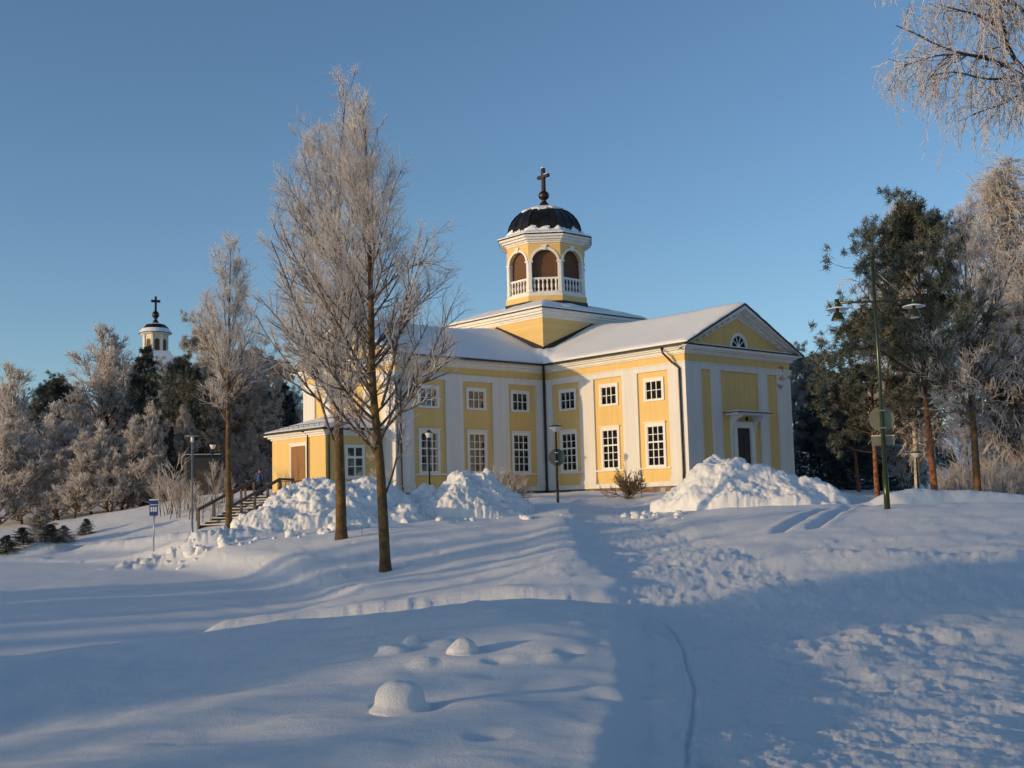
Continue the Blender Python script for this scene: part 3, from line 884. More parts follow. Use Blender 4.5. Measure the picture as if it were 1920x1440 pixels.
def seg_d(x, y, pts):
    """distance to a polyline, signed side (left positive) and arc parameter in metres"""
    best = np.full(x.shape, 1e9); side = np.zeros(x.shape); arc = np.zeros(x.shape); L0 = 0
    for (x0,y0), (x1,y1) in zip(pts[:-1], pts[1:]):
        dx, dy = x1-x0, y1-y0; L = math.hypot(dx, dy)
        t = np.clip(((x-x0)*dx+(y-y0)*dy)/L**2, 0, 1)
        d = np.hypot(x-x0-t*dx, y-y0-t*dy)
        m_ = d < best
        best = np.where(m_, d, best); side = np.where(m_, np.sign(dx*(y-y0)-dy*(x-x0)), side); arc = np.where(m_, L0+t*L, arc)
        L0 += L
    return best, side, arc, L0
def where_on(mask, fn, *xs):
    out = np.zeros(mask.shape); m_ = mask > 1e-3
    if m_.any(): out[m_] = fn(*[q[m_] for q in xs])
    return out
def taper(arc, L, a, b):
    return sstep(0, a, arc)*sstep(0, b, L-arc)
PATH = [(2.3,1),(2.45,7),(3.05,12),(3.3,17),(3.6,22),(3.7,28),(3.6,36),(4.0,47),(5.0,58),(5.6,68)]
XPATH = [(-2.2,19.2),(.8,18.4),(3.5,18),(8,18.6),(13,19.6),(22,21)]
LOTEDGE = [(-5.9,20.6),(-4.6,24),(-4.9,28),(-5.2,32),(-9.5,42),(-16.5,53),(-22,58),(-34,60)]
def ground(x, y, fine=True):
    x = np.asarray(x, float); y = np.asarray(y, float)
    z = tps(x, y)
    r = np.hypot(x, y)
    und = sstep(2, 12, r)
    z = z+.10*und*fbm(x*.18, y*.18, 0, 3, 31)+.035*fbm(x*.7, y*.7, 0, 3, 33)
    # distant rise
    z = z+sstep(130, 420, r)*sstep(-60, 60, y)*(6+5*fbm(x*.008, y*.008, 0, 3, 90))
    # ploughed lot on the left, flat
    inlot = np.zeros(x.shape)
    d, s_, arc, L = seg_d(x, y, LOTEDGE)
    inlot = sstep(-.9, 1.6, d*s_)*sstep(17.2, 19.2, y-.25*np.clip(-6-x,0,8)*0)*sstep(61, 57, y)*sstep(-90, -60, x)
    z = z*(1-inlot)+(-3.2+.02*fbm(x*.5, y*.5, 0, 3, 40))*inlot
    # main path
    dp, sp, ap, Lp = seg_d(x, y, PATH)
    w = 1.75+.25*fbm(ap*.3, 0, 0, 2, 44)
    w = w+.6*sstep(20, 10, y)*(sp < 0)
    pm = sstep(w+.35, w-.35, dp)*sstep(72, 64, y)
    dx_, sx, ax_, Lx = seg_d(x, y, XPATH)
    xm = sstep(1.5, .9, dx_)*sstep(0, 1.5, ax_)
    tm = np.maximum(pm, xm)
    rt = sstep(.2, -1.0, dp*sp-0.2)            # right-hand side of the path blends into the field
    z = z-.10*np.maximum(pm*(1-.75*rt*sstep(40, 26, y)), .5*xm)
    # banks and ridges: (line, height, width, lump, taper a, taper b)
    # cut edges left by the plough: sharp face on one side, flat snow behind
    for pts, h, sg, back in (([(-5.9,20.7),(-4.6,20.9),(-2.6,21.2),(-.6,21.0),(1.2,19.9),(2.0,19.2)], .30, 1, 2.2),
                             ([(-3.4,26.6),(-4.7,29.5),(-5.3,33),(-9.5,42),(-16.5,53.2),(-24,58.5),(-40,61.5)], .10, -1, 1.4)):
        d, s_, arc, L = seg_d(x, y, pts)
        near_ = sstep(4, 2, d)
        sd_ = d*s_*sg+.12*where_on(near_, lambda x, y: fbm(x*.5, y*.8, 0, 3, 54, .45), x, y)
        k = sstep(-.55, .32, sd_)*np.exp(-(np.maximum(sd_, 0)/back)**2)*taper(arc, L, .7, 3.2)
        z = z+h*k
        if fine:
            cr = np.exp(-((sd_+.05)/.38)**2)*taper(arc, L, .3, 1.0)
            z = z+cr*where_on(cr, lambda x, y: .022*fbm(x*2.8, y*2.8, 0, 5, 52, .6)+.05*np.maximum(.42-worley(x*3.1, y*3.1, 5), 0)*sstep(0,.4,vnoise(x,y,0,57))*2, x, y)
    BK = [([(.7,22.5),(1.1,27),(1.25,34),(1.7,44),(2.4,54),(2.9,60)], .15, 1.0, .12, 2.5, 2),
          ([(-10.6,51.0),(-12.6,49.4),(-15.4,48.8),(-17,50)], .22, 1.2, 1.2, .6, 1),
          ([(14.4,46.5),(17.5,48),(22,48.8),(30,50),(50,54)], .62, 1.0, .18, .8, 1),
          ([(6.2,26.5),(7.0,24.2),(8.6,22.9),(10.8,22.6),(16,23.2)], .09, .7, .35, 1, 2),
          ([(9.0,16.6),(10.5,16.9),(13,17.4),(20,18.6)], .28, .9, .7, 1, 1),
          ([(-24,63.5),(-17,60.0),(-13.2,57.2)], .25, .7, .3, 1, 1),
          ([(-60,66),(-40,64.5),(-24,63)], .45, 1.1, .3, 1, 1)]
    for pts, h, bw, lump, ta, tb in BK:
        d, s_, arc, L = seg_d(x, y, pts)
        k = np.exp(-(d/bw)**2)*taper(arc, L, ta, tb)
        z = z+h*k*(1+.18*fbm(arc*.35, 0, 0, 2, 50))
        if fine:
            z = z+k*lump*where_on(k, lambda x, y: .13*fbm(x*3.2, y*3.2, 0, 4, 52)+.10*(.5-worley(x*2.4, y*2.4, 5))+.03*(.5-worley(x*6.5, y*6.5, 6)), x, y)
    # field edge along the trodden corner on the right
    if fine:
        near = sstep(70, 30, y)
        tread = tm*(.4+.6*near)
        z = z+tread*where_on(tread, lambda x, y: .020*fbm(x*3.5, y*3.5, 0, 5, 60, .62)-.026*sstep(.42, .15, worley(x*2.9+.4*vnoise(x,y,0,3), y*2.1, 61))*sstep(.2,.6,.5+.5*vnoise(x*.45, y*.45, 0, 62)), x, y)
        # footprints beside the path on the right and across the corner
        fm = np.exp(-((x-(7.2-.0*y))/3.4)**2)*sstep(3,7,y)*sstep(30,20,y)*sstep(w-.2, w+1.0, dp*np.where(sp<0,1,-1))
        fm = np.clip(fm*1.6, 0, 1)*(.45+.55*sstep(-.2,.35,vnoise(x*.4,y*.4,0,64)))
        z = z+fm*where_on(fm, lambda x, y: -.022*sstep(.40, .10, worley(x*3.5, y*2.8, 63))+.010*fbm(x*2.9, y*2.9, 0, 4, 65), x, y)
        # wind-packed ripples and small dimples on untouched snow
        cln = (1-tm)*(1-inlot)
        cln = cln*sstep(75, 40, r)
        z = z+cln*where_on(cln, lambda x, y: .012*fbm(x*1.6+.5*y, y*3.2, 0, 3, 70)
              -.035*sstep(.17, .02, worley(x*.9, y*.9, 71))*sstep(.2,.5,vnoise(x*.3,y*.3,0,72))
              +.035*sstep(.15, .03, worley(x*.8+3, y*.8, 73))*sstep(.2,.5,vnoise(x*.25+9,y*.25,0,74)), x, y)
        # ski and sledge lines
        for pts, dep, wd in (([(.7,4),(.94,7),(1.25,8.6),(1.52,10.3),(1.75,12.6),(1.72,16)], .022, .022),
                             ([(4.6,6.5),(5.2,10),(6.0,13)], .025, .05), ([(5.2,7),(5.9,10.5),(6.2,14)], .02, .045),
                             ([(13.6,47),(11.4,42),(8.6,35.5),(7.2,32.5)], .13, .17), ([(14.5,47),(12.4,42),(9.6,35.5),(8.2,32.5)], .13, .17),
                             ([(.35,4),(.68,7),(1.0,9.5),(1.3,12.5),(1.5,15)], .035, .12)):
            d, s_, arc, L = seg_d(x, y, pts)
            z = z-dep*np.exp(-(d/wd)**2)*taper(arc, L, 1, 1)+dep*.3*np.exp(-((d-wd*2)/wd)**2)*taper(arc, L, 1, 1)
        # blade chatter on the lot near its right corner
        q = np.hypot(x+16, y-40)
        z = z+inlot*.012*np.sin(q*2*PI/.42)*np.exp(-((x+6.8)/2.6)**2-((y-28.5)/2.6)**2)
        z = z+inlot*.006*np.sin((y*.97+x*.22)*2*PI/.9)
    return z
def gz(x, y): return float(ground(np.array([x]), np.array([y]), False)[0])

def build_ground():
    fine = np.arange(-27, 27.01, .065)
    coarse = np.arange(28, 332, 4.0)
    ang = np.concatenate([fine, coarse[1:]])        # degrees right of straight ahead, full circle
    rr = [1.2]
    while rr[-1] < 2500:
        q = rr[-1]
        rr.append(q+max(.032, min(.00062*q*q, .38) if q < 75 else .38+(q-75)*.08))
    R_ = np.array(rr)
    A = np.radians(ang)
    Rg, Ag = np.meshgrid(R_, A, indexing='ij')
    X = Rg*np.sin(Ag); Y = Rg*np.cos(Ag)
    Z = ground(X, Y)
    n, k = X.shape
    I = np.arange(n*k).reshape(n, k); J = np.roll(I, -1, 1)
    Q = np.stack([I[:-1], J[:-1], J[1:], I[1:]], -1).reshape(-1, 4)
    V = np.stack([X.ravel(), Y.ravel(), Z.ravel()], 1)
    V = np.concatenate([V, [[0, 0, Z[0].mean()]]])
    c = len(V)-1
    tri = np.stack([J[0], I[0], np.full(k, c), np.full(k, c)], 1)
    V = V
    # centre fan as quads with a doubled vertex is avoided: use tiny inner ring triangles separately
    me = bpy.data.meshes.new('snow_ground')
    F4 = Q[:, ::-1]; F3 = tri[:, [1,0,2]]
    nl = F4.size+F3.size
    me.vertices.add(len(V)); me.vertices.foreach_set('co', V.astype(np.float32).ravel())
    me.loops.add(nl); me.loops.foreach_set('vertex_index', np.concatenate([F4.ravel(), F3.ravel()]).astype(np.int32))
    me.polygons.add(len(F4)+len(F3))
    me.polygons.foreach_set('loop_start', np.concatenate([np.arange(len(F4))*4, F4.size+np.arange(len(F3))*3]).astype(np.int32))
    me.polygons.foreach_set('loop_total', np.concatenate([np.full(len(F4),4), np.full(len(F3),3)]).astype(np.int32))
    me.polygons.foreach_set('use_smooth', np.full(len(F4)+len(F3), True))
    me.update(calc_edges=True)
    print('ground verts', len(V))
    return tag(link_mesh('snow_ground', me, M['snow']), kind='structure')
gr = build_ground()
if gr.data.polygons[1000].normal.z < 0: gr.data.flip_normals()

# ============================================================ SNOW HEAPS
def unit_(v): return v/np.maximum(np.linalg.norm(v, axis=-1, keepdims=True), 1e-9)
def heap(name, c, ax, rx, ry, h, label, seed, chunk=.3, peaks=(), base=-.35, res=.055, cat='snow pile', group='ploughed snow heaps before the church'):
    """heap of thrown snow blocks: c centre, ax heading of its long axis (deg), rx/ry half sizes"""
    o = empty('tmp'); bpy.data.objects.remove(o)
    nx, ny = int(2*rx/res), int(2*ry/res)
    u = np.linspace(-1, 1, nx); v = np.linspace(-1, 1, ny)
    U, V_ = np.meshgrid(u, v, indexing='ij')
    lx, ly = U*rx, V_*ry
    a = rad(ax)
    X = c[0]+lx*math.cos(a)-ly*math.sin(a); Y = c[1]+lx*math.sin(a)+ly*math.cos(a)
    rq = np.sqrt(U**2+V_**2)+.16*fbm(lx*.5, ly*.5, seed, 3, seed)
    rq = rq+.9*sstep(.84, .99, np.maximum(np.abs(U), np.abs(V_)))
    env = np.clip(1-rq, 0, 1)**.85
    pk = np.zeros(U.shape)
    for (pu, pv, ph, pw) in peaks:
        pk = np.maximum(pk, ph*np.exp(-(((U-pu)*rx)**2+((V_-pv)*ry)**2)/pw**2))
    hh = h*env*1.25+pk*sstep(0,.15,env)
    hh = hh*(1+.22*fbm(lx*.55, ly*.55, 3, 3, seed+1))
    m_ = sstep(0, .12, env)
    hh = hh+m_*chunk*.25*fbm(lx*1.1, ly*1.1, 0, 3, seed+3)
    G = ground(X, Y, False)
    Z = G+hh*sstep(1.0,.97,rq)-.02-.55*sstep(.95, 1.12, rq)
    # thrown blocks and crumbs, pushed out along the surface
    P = np.stack([X, Y, Z], -1)
    n_ = unit_(np.cross(np.gradient(P, axis=0), np.gradient(P, axis=1)))
    n_ = np.where(n_[..., 2:] < 0, -n_, n_)
    wob = .25*fbm(X*1.5, Y*1.5, Z*1.5, 2, seed+4)
    dsp = 0
    for sc, am in ((1.0,.26),(2.4,.13),(5.6,.14),(11.0,.11)):
        sel = .12+.88*sstep(-.25,.45,vnoise(X*sc*.45, Y*sc*.45, Z*sc*.45, seed+9))
        dsp = dsp+am*(.55-worley3(X*sc+wob, Y*sc, Z*sc*1.2, seed+int(sc*3)))*1.7*sel
    dsp = dsp+.06*fbm(X*6, Y*6, Z*6, 3, seed+6)
    P = P+n_*(m_*chunk*dsp)[..., None]
    X, Y, Z = P[..., 0], P[..., 1], P[..., 2]
    I = np.arange(nx*ny).reshape(nx, ny)
    Q = np.stack([I[:-1,:-1], I[1:,:-1], I[1:,1:], I[:-1,1:]], -1).reshape(-1, 4)
    me = np_mesh(name, np.stack([X.ravel(), Y.ravel(), Z.ravel()], 1), Q, True)
    o = link_mesh(name, me, M['snow_heap'])
    return tag(o, label, cat, group)
heap('snow_pile', (-8.5,52.8), 14, 4.9, 3.1, 1.35, 'long lumpy snow heap below the church porch, behind the two tall birches', 11, .8,
     peaks=((-.12,.15,.95,1.9),(.42,.1,.65,1.5)))
heap('snow_pile', (-2.4,55.0), 5, 3.9, 2.3, .98, 'rough blocky snow heap in front of the shaded church wing, left of the path', 23, .85,
     peaks=((-.45,.1,.75,.7),(.08,.1,.95,1.7),(-.1,.15,.5,.6)))
heap('snow_pile', (10.3,52.0), -4, 4.9, 3.5, 1.3, 'big smooth-backed snow heap before the church gable door', 37, .55,
     peaks=((-.22,.0,.85,2.2),(.2,.0,.4,2.2)))
# chunks strewn at the heap feet
def chunk_mesh(seed, flat=.8):
    bm = bmesh.new(); bmesh.ops.create_icosphere(bm, subdivisions=3, radius=1)
    for v in bm.verts:
        p = v.co.copy()
        k = 1+.28*float(fbm(p.x*1.3+seed*7, p.y*1.3, p.z*1.3, 3, 77))
        v.co = p*k; v.co.z *= flat
    me = bpy.data.meshes.new('snow_chunk'); bm.to_mesh(me); bm.free()
    me.materials.append(M['snow_heap'])
    for p in me.polygons: p.use_smooth = True
    return me
cms = [chunk_mesh(i) for i in range(5)]
rng = random.Random(4)
def chunks(line, n, spread, r0, r1, label, group):
    for i in range(n):
        k = rng.random()*(len(line)-1); a = int(k); t_ = k-a
        x = line[a][0]*(1-t_)+line[a+1][0]*t_+rng.gauss(0, spread); y = line[a][1]*(1-t_)+line[a+1][1]*t_+rng.gauss(0, spread)
        r = r0+(r1-r0)*rng.random()**2.5
        o = bpy.data.objects.new('snow_chunk', cms[rng.randrange(5)]); COL.objects.link(o)
        o.location = (x, y, gz(x, y)+r*.25); o.scale = (r*rng.uniform(.8,1.4), r*rng.uniform(.8,1.4), r)
        o.rotation_euler = (rng.uniform(-.5,.5), rng.uniform(-.5,.5), rng.uniform(0,6))
        tag(o, label, 'snow lump', group)
chunks([(-16.5,50.5),(-13,47.0),(-6.5,47.8)], 46, .55, .07, .32, 'broken snow lump lying at the foot of the long left heap', 'lumps at the foot of the long left heap')
chunks([(-6.5,52.5),(-3,52),(1.5,53)], 26, .4, .05, .2, 'broken snow lump lying at the foot of the blocky middle heap', 'lumps at the foot of the middle heap')
chunks([(7.0,47.2),(5.6,50),(5.9,53.5)], 26, .35, .05, .22, 'broken snow lump lying at the left foot of the gable-door heap', 'lumps at the foot of the gable-door heap')
# snow-capped stones on the near mound
def capped(x, y, r, h, seed, label):
    n, k = 36, 22
    A = np.arange(n)/n*2*PI; T = np.linspace(0, 1, k)
    Ag, Tg = np.meshgrid(A, T, indexing='ij')
    ph = Tg*PI*.62
    wob = 1+.11*fbm(np.cos(Ag)*.6+seed*3, np.sin(Ag)*.6, ph*.5, 2, 5)
    R_ = r*np.sin(ph)**.8*wob*(1+.35*sstep(.8,1,Tg)); H = h*(np.cos(ph)-math.cos(PI*.62))/(1-math.cos(PI*.62)); H = h*(np.clip(H/h,0,1))**.7
    H = H*(1+.16*vnoise(np.cos(Ag)*ph*.7, np.sin(Ag)*ph*.7, seed*2.0, 9)); X = x+R_*np.cos(Ag)*1.15; Y = y+R_*np.sin(Ag)
    Z = ground(np.full(X.shape, x), np.full(X.shape, y), True)-.05+H*1.05+.012*fbm(X*6, Y*6, H*6, 3, 8)
    I = np.arange(n*k).reshape(n, k); J = np.roll(I, -1, 0)
    Q = np.stack([I[:,:-1], I[:,1:], J[:,1:], J[:,:-1]], -1).reshape(-1, 4)
    o = link_mesh('snow_covered_stone', np_mesh('snow_covered_stone', np.stack([X.ravel(), Y.ravel(), Z.ravel()], 1), Q, True), M['snow'])
    tag(o, label, 'stone', 'stones under snow caps on the near mound')
def onground(px, py):
    """where the ray of a photo pixel first meets the snow"""
    r = ray(px, py)
    for d in np.arange(4, 90, .1):
        if EYE+r[2]*d/r[1] < gz(r[0]*d/r[1], d): break
    return r[0]*d/r[1], d
# ============================================================ TREES
# --- materials
t = NT('bark_lichen')
nz = t.noise(3.2, 6, .65); nz2 = t.noise(24, 5, .7)
c1 = t.ramp(nz, [(.30, (.045,.033,.024)), (.50, (.14,.085,.035)), (.68, (.30,.165,.045)), (.85, (.20,.17,.13))])
t.color(t.mix(t.math('MULTIPLY', t.ramp(nz2, [(.42, 0.0), (.62, 1.0)]), .55), c1, (.05,.04,.032))).rough(.85, 0, .2)
t.bump(nz2, .8, .02); M['bark'] = t.m
t = NT('limb_bark')
c1 = t.ramp(t.noise(2.2, 5), [(.35, (.07,.048,.033)), (.65, (.17,.115,.075))])
t.color(t.mix(t.ramp(t.noise(14, 3), [(.54, 0.0), (.72, 1.0)]), c1, (.45,.41,.38))).rough(.8, 0, .2); M['limb'] = t.m
def frostmat(name, a, b, tw=.25):
    t = NT(name)
    c = t.ramp(t.noise(1.1, 4, .6), [(.34, a), (.66, b)])
    t.color(c).rough(.75, 0, .25)
    # thin rime lets some light through
    tl = t.n('ShaderNodeBsdfTranslucent'); t.l(c, tl.inputs['Color'])
    mx = t.n('ShaderNodeMixShader'); mx.inputs[0].default_value = tw
    t.l(t.p.outputs[0], mx.inputs[1]); t.l(tl.outputs[0], mx.inputs[2])
    t.l(mx.outputs[0], t.t.nodes['Material Output'].inputs['Surface'])
    return t.m
M['frost'] = frostmat('rime_twigs', (.80,.75,.72), (.93,.90,.87), .42)
M['frost_brown'] = frostmat('rime_twigs_brown', (.60,.54,.50), (.82,.77,.73), .38)
M['frost_white'] = frostmat('rime_twigs_white', (.80,.74,.69), (.93,.88,.84), .4)
M['twig'] = simple('brown_twigs', (.20,.13,.075), .8, var=.25)
M['pine_bark'] = simple('pine_bark', (.26,.10,.045), .9, var=.45, scale=5, bump=.7)
M['dark_bark'] = simple('dark_bark', (.06,.045,.035), .9, var=.4, scale=5, bump=.5)
M['birch_bark'] = simple('birch_bark', (.42,.38,.33), .8, var=.5, scale=5)
def needle(name, g1, g2, fr, amt):
    t = NT(name)
    c = t.ramp(t.noise(1.3, 4, .6), [(.35, g1), (.65, g2)])
    f = t.ramp(t.noise(2.4, 6, .7), [(.5-amt*.35, 0.0), (.80-amt*.35, 1.0)])
    t.color(t.mix(f, c, fr)).rough(.7, 0, .2)
    return t.m
M['pine_needle'] = needle('pine_needles', (.020,.034,.018), (.042,.060,.030), (.26,.26,.23), .28)
M['spruce_needle'] = needle('spruce_needles', (.018,.026,.020), (.035,.045,.030), (.22,.24,.25), .22)
M['rime_needle'] = needle('rimed_needles', (.06,.058,.035), (.12,.105,.065), (.46,.43,.39), .85)

R_ = np.random.default_rng(7)
def unit(v): return v/np.maximum(np.linalg.norm(v, axis=-1, keepdims=True), 1e-9)
def sample(P, T):
    """points and tangents at parameter T (N,c) on polylines P (N,K,3)"""
    K = P.shape[1]; f = T*(K-1); i = np.clip(f.astype(int), 0, K-2); w = (f-i)[..., None]
    n = np.arange(len(P))[:, None]
    a, b = P[n, i], P[n, i+1]
    return a+(b-a)*w, unit(b-a)
def spawn(P, Rad, n, t0, t1, length, ang, up=0.0, wig=.12, K=5, rr=.5, tip=.35, ang_sd=.18, bow=0.0, out=0.0):
    """n children on every parent. length(T, parent_len) -> array. Returns polylines, radii"""
    N = len(P)
    T = t0+(t1-t0)*(np.arange(n)[None, :]+R_.random((N, n)))/n
    pos, tan = sample(P, T)
    plen = np.linalg.norm(np.diff(P, axis=1), axis=2).sum(1)[:, None]
    L = length(T, plen)*(1+.22*R_.standard_normal((N, n)))
    L = np.maximum(L, .04)
    q = R_.standard_normal((N, n, 3))
    if out: q = q+out*unit(np.concatenate([pos[..., :2]-P[:, :1, :2].mean(1, keepdims=True), np.zeros((N, n, 1))], -1))
    perp = unit(q-tan*(q*tan).sum(-1, keepdims=True))
    A = (ang(T) if callable(ang) else ang)*(1+ang_sd*R_.standard_normal((N, n)))
    A = A[..., None]
    d = np.cos(A)*tan+np.sin(A)*perp
    pos = pos.reshape(-1, 3); d = d.reshape(-1, 3); L = L.reshape(-1)
    C = np.empty((len(pos), K, 3)); C[:, 0] = pos
    st = (L/(K-1))[:, None]
    for k in range(1, K):
        d = d+wig*R_.standard_normal(d.shape)
        d[:, 2] += up+bow*(k/(K-1))
        d = unit(d)
        C[:, k] = C[:, k-1]+d*st
    f = T*(P.shape[1]-1); i = np.clip(f.astype(int), 0, P.shape[1]-2)
    pr = Rad[np.arange(N)[:, None], i].reshape(-1)
    lr = np.clip(L/np.maximum(np.median(L), .01), .5, 1.6)
    r0 = pr*rr*lr
    C_r = r0[:, None]*np.linspace(1, tip, K)[None, :]
    return C, C_r
def tubes(P, Rad, s=3, rmin=.004):
    """one ring of s points per polyline point"""
    N, K, _ = P.shape
    T = np.empty_like(P); T[:, 1:-1] = P[:, 2:]-P[:, :-2]; T[:, 0] = P[:, 1]-P[:, 0]; T[:, -1] = P[:, -1]-P[:, -2]
    T = unit(T)
    ref = np.where(np.abs(T[:, :1, 2:3]) > .9, np.array([1., 0, 0]), np.array([0., 0, 1.]))
    u = unit(np.cross(T, ref)); w = np.cross(T, u)
    a = np.arange(s)*2*PI/s
    r = np.maximum(Rad, rmin)[:, :, None, None]
    V = P[:, :, None]+r*(u[:, :, None]*np.cos(a)[:, None]+w[:, :, None]*np.sin(a)[:, None])
    I = np.arange(N*K*s).reshape(N, K, s); J = np.roll(I, -1, 2)
    Q = np.stack([I[:, :-1], J[:, :-1], J[:, 1:], I[:, 1:]], -1).reshape(-1, 4)
    return V.reshape(-1, 3), Q
def multi(name, sets, mats, parent=None, smooth=True):
    """sets: list of (V,Q,material index)"""
    Vs, Qs, Ms, b = [], [], [], 0
    for V, Q, mi in sets:
        Vs.append(V); Qs.append(Q+b); Ms.append(np.full(len(Q), mi)); b += len(V)
    me = np_mesh(name, np.concatenate(Vs), np.concatenate(Qs), smooth)
    for m_ in mats: me.materials.append(m_)
    me.polygons.foreach_set('material_index', np.concatenate(Ms).astype(np.int32))
    return link_mesh(name, me, None, parent)
def trunk_line(pts, r0, r1, K=26, flare=1.25, power=.9):
    pts = np.array(pts, float)
    L = np.concatenate([[0], np.cumsum(np.linalg.norm(np.diff(pts, axis=0), axis=1))]); L /= L[-1]
    # smooth interpolation
    T = np.linspace(0, 1, K)
    C = np.stack([np.interp(T, L, pts[:, i]) for i in range(3)], 1)
    for _ in range(2): C[1:-1] = (C[:-2]+2*C[1:-1]+C[2:])/4
    r = r1+(r0-r1)*(1-T)**power
    r[0] *= flare; 
    return C[None], r[None]
def root(name, base, label, cat, group=None, rz=0):
    return empty(name, base, rz, label, cat, group)
def local(base, *Vs):
    return [V-np.array(base) for V in Vs]

def bare_tree(o, trunk, trad, n1, len1, ang1, mats, n2=11, n3=7, n4=4, t0=.26, up1=.10, l2=.36, l3=.42, l4=.5, tw=.006, t2=.16, r1=.42, seg=6, extra=None, min4=.16, upt=.12, bark='bark', out1=0, cone=None):
    """leafless crown: limbs, branches, twigs, rimed tips; meshes local to o"""
    P1, R1 = spawn(trunk, trad, n1, t0, .985, len1, ang1, up1, .07, 8, r1, .25, .12, out=out1)
    hf = (P1[:, 0, 2]-trunk[0, 0, 2])/(trunk[0, -1, 2]-trunk[0, 0, 2])
    kp = R_.random(len(P1)) < np.clip((1.03-hf)*4, .35, 1); P1, R1 = P1[kp], R1[kp]
    if extra:
        for E_, ER in extra: P1 = np.concatenate([P1, E_]); R1 = np.concatenate([R1, ER])
    if cone:                                   # keep every limb inside the crown's outline
        z0, z1 = trunk[0, 0, 2], cone[2]
        b = P1[:, :1]; tip = P1[:, -1]
        for _ in range(3):
            cx = np.interp(tip[:, 2], trunk[0, :, 2], trunk[0, :, 0]); cy = np.interp(tip[:, 2], trunk[0, :, 2], trunk[0, :, 1])
            rr_ = np.hypot(tip[:, 0]-cx, tip[:, 1]-cy)
            al = np.interp((tip[:, 2]-z0)/(z1-z0), cone[0], cone[1])
            sc = np.clip(al/np.maximum(rr_, .05), .35, 1)
            sc = np.minimum(sc, np.clip((z1-.25-b[:, 0, 2])/np.maximum(tip[:, 2]-b[:, 0, 2], .05), .2, 1))
            P1 = b+(P1-b)*sc[:, None, None]; tip = P1[:, -1]
    P2, R2 = spawn(P1, R1, n2, t2, .97, lambda T, L: np.minimum(L, 4.0)*l2*(1.08-.55*T)+.12, .72, upt, .10, 5, .5, .4)
    pl_ = np.repeat(np.linalg.norm(np.diff(P1, axis=1), axis=2).sum(1), n2)
    kp = R_.random(len(P2)) < np.clip(pl_/np.percentile(pl_, 65), .3, 1); P2, R2 = P2[kp], R2[kp]
    P3, R3 = spawn(P2, R2, n3, .12, 1.0, lambda T, L: L*l3*(1.1-.5*T)+.08, .68, upt, .12, 4, .55, .5)
    P4, R4 = spawn(P3, R3, n4, .15, 1.0, lambda T, L: L*l4*(1-.3*T)+min4, .60, upt, .12, 3, .6, .6)
    V0, Q0 = tubes(trunk, trad, 12); V1, Q1 = tubes(P1, R1, seg, .009)
    multi('trunk', [(V0, Q0, 0), (V1, Q1, 1)], [M[bark], M['limb']], o)
    V2, Q2 = tubes(P2, R2, 4, tw*1.1); V3, Q3 = tubes(P3, R3, 3, tw); V4, Q4 = tubes(P4, np.minimum(R4, tw*.9), 3, tw*.85)
    multi('crown', [(V2, Q2, 0), (V3, Q3, 1), (V4, Q4, 2)], [M['limb'], M[mats[0]], M[mats[1]]], o)
    return P1

def limb(pxs, r0, r1, K=8):
    """hand-placed limb from photo points at given distances"""
    pts = np.array([PX(*q) for q in pxs])
    L = np.concatenate([[0], np.cumsum(np.linalg.norm(np.diff(pts, axis=0), axis=1))]); L /= L[-1]
    T = np.linspace(0, 1, K)
    C = np.stack([np.interp(T, L, pts[:, i]) for i in range(3)], 1)
    for _ in range(1): C[1:-1] = (C[:-2]+2*C[1:-1]+C[2:])/4
    return C[None], np.linspace(r0, r1, K)[None]

# --- the two tall birches and their neighbour
def hero(px_path, d, r0, label, n1, env, seed, extra_px=(), **kw):
    global R_
    R_ = np.random.default_rng(seed)
    pts = [PX(px, py, d) for px, py in px_path]
    base = np.array([pts[0][0], pts[0][1], gz(pts[0][0], pts[0][1])-.15])
    pts[0] = base.copy()
    o = root('birch_tree', tuple(base), label, 'tree')
    tr, rd = trunk_line([q-base for q in pts], r0, .012)
    ex = []
    for q, ra, rb in extra_px:
        C, r = limb([(a, b, d+e) for a, b, e in q], ra, rb)
        ex.append((C-base, r))
    if 'cone' in kw:
        a_, b_, ytop = kw['cone']; kw['cone'] = (a_, b_, PX(px_path[-1][0], ytop, d)[2]-base[2])
    bare_tree(o, tr, rd, n1, env, kw.pop('ang', lambda T: 1.12-.80*T), ('frost_brown', 'frost'), extra=ex, **kw)
    return o
hero([(723,1068),(720,1000),(716,930),(712,850),(702,770),(697,700),(697,600),(693,480),(689,370),(688,310),(685,250),(683,212)], 34.0, .165,
     'tall frosted birch nearest the camera, right one of the pair, its foot in shade', 66,
     lambda T, L: np.interp(T, [.2,.3,.45,.6,.8,1], [3.0,4.2,4.3,3.5,1.9,.8]), 101,
     extra_px=[([(716,760,0),(735,700,-.3),(752,600,-.6),(770,520,-.7),(782,465,-.9),(790,430,-1)], .05, .005),
               ([(702,650,0),(760,590,.6),(820,540,.9),(872,495,1.0)], .045, .005),
               ([(700,560,0),(760,500,-.4),(820,478,-.7),(860,500,-.9)], .035, .005),
               ([(712,800,0),(690,760,.3),(660,735,.6),(630,720,.8)], .045, .005),
               ([(722,930,0),(745,870,.1),(752,800,.2),(750,740,.2),(762,650,.1)], .035, .005),
               ([(718,858,0),(706,862,0),(700,850,0),(697,838,0)], .045, .018)],
     n2=13, n3=6, n4=3, t0=.24, up1=.08, l2=.27, tw=.0040, min4=.13, t2=.22, r1=.25,
     cone=([.2,.3,.39,.49,.6,.70,.81,.91,1], [1.6,2.0,2.3,2.6,2.5,1.8,1.15,.65,.1], 118))
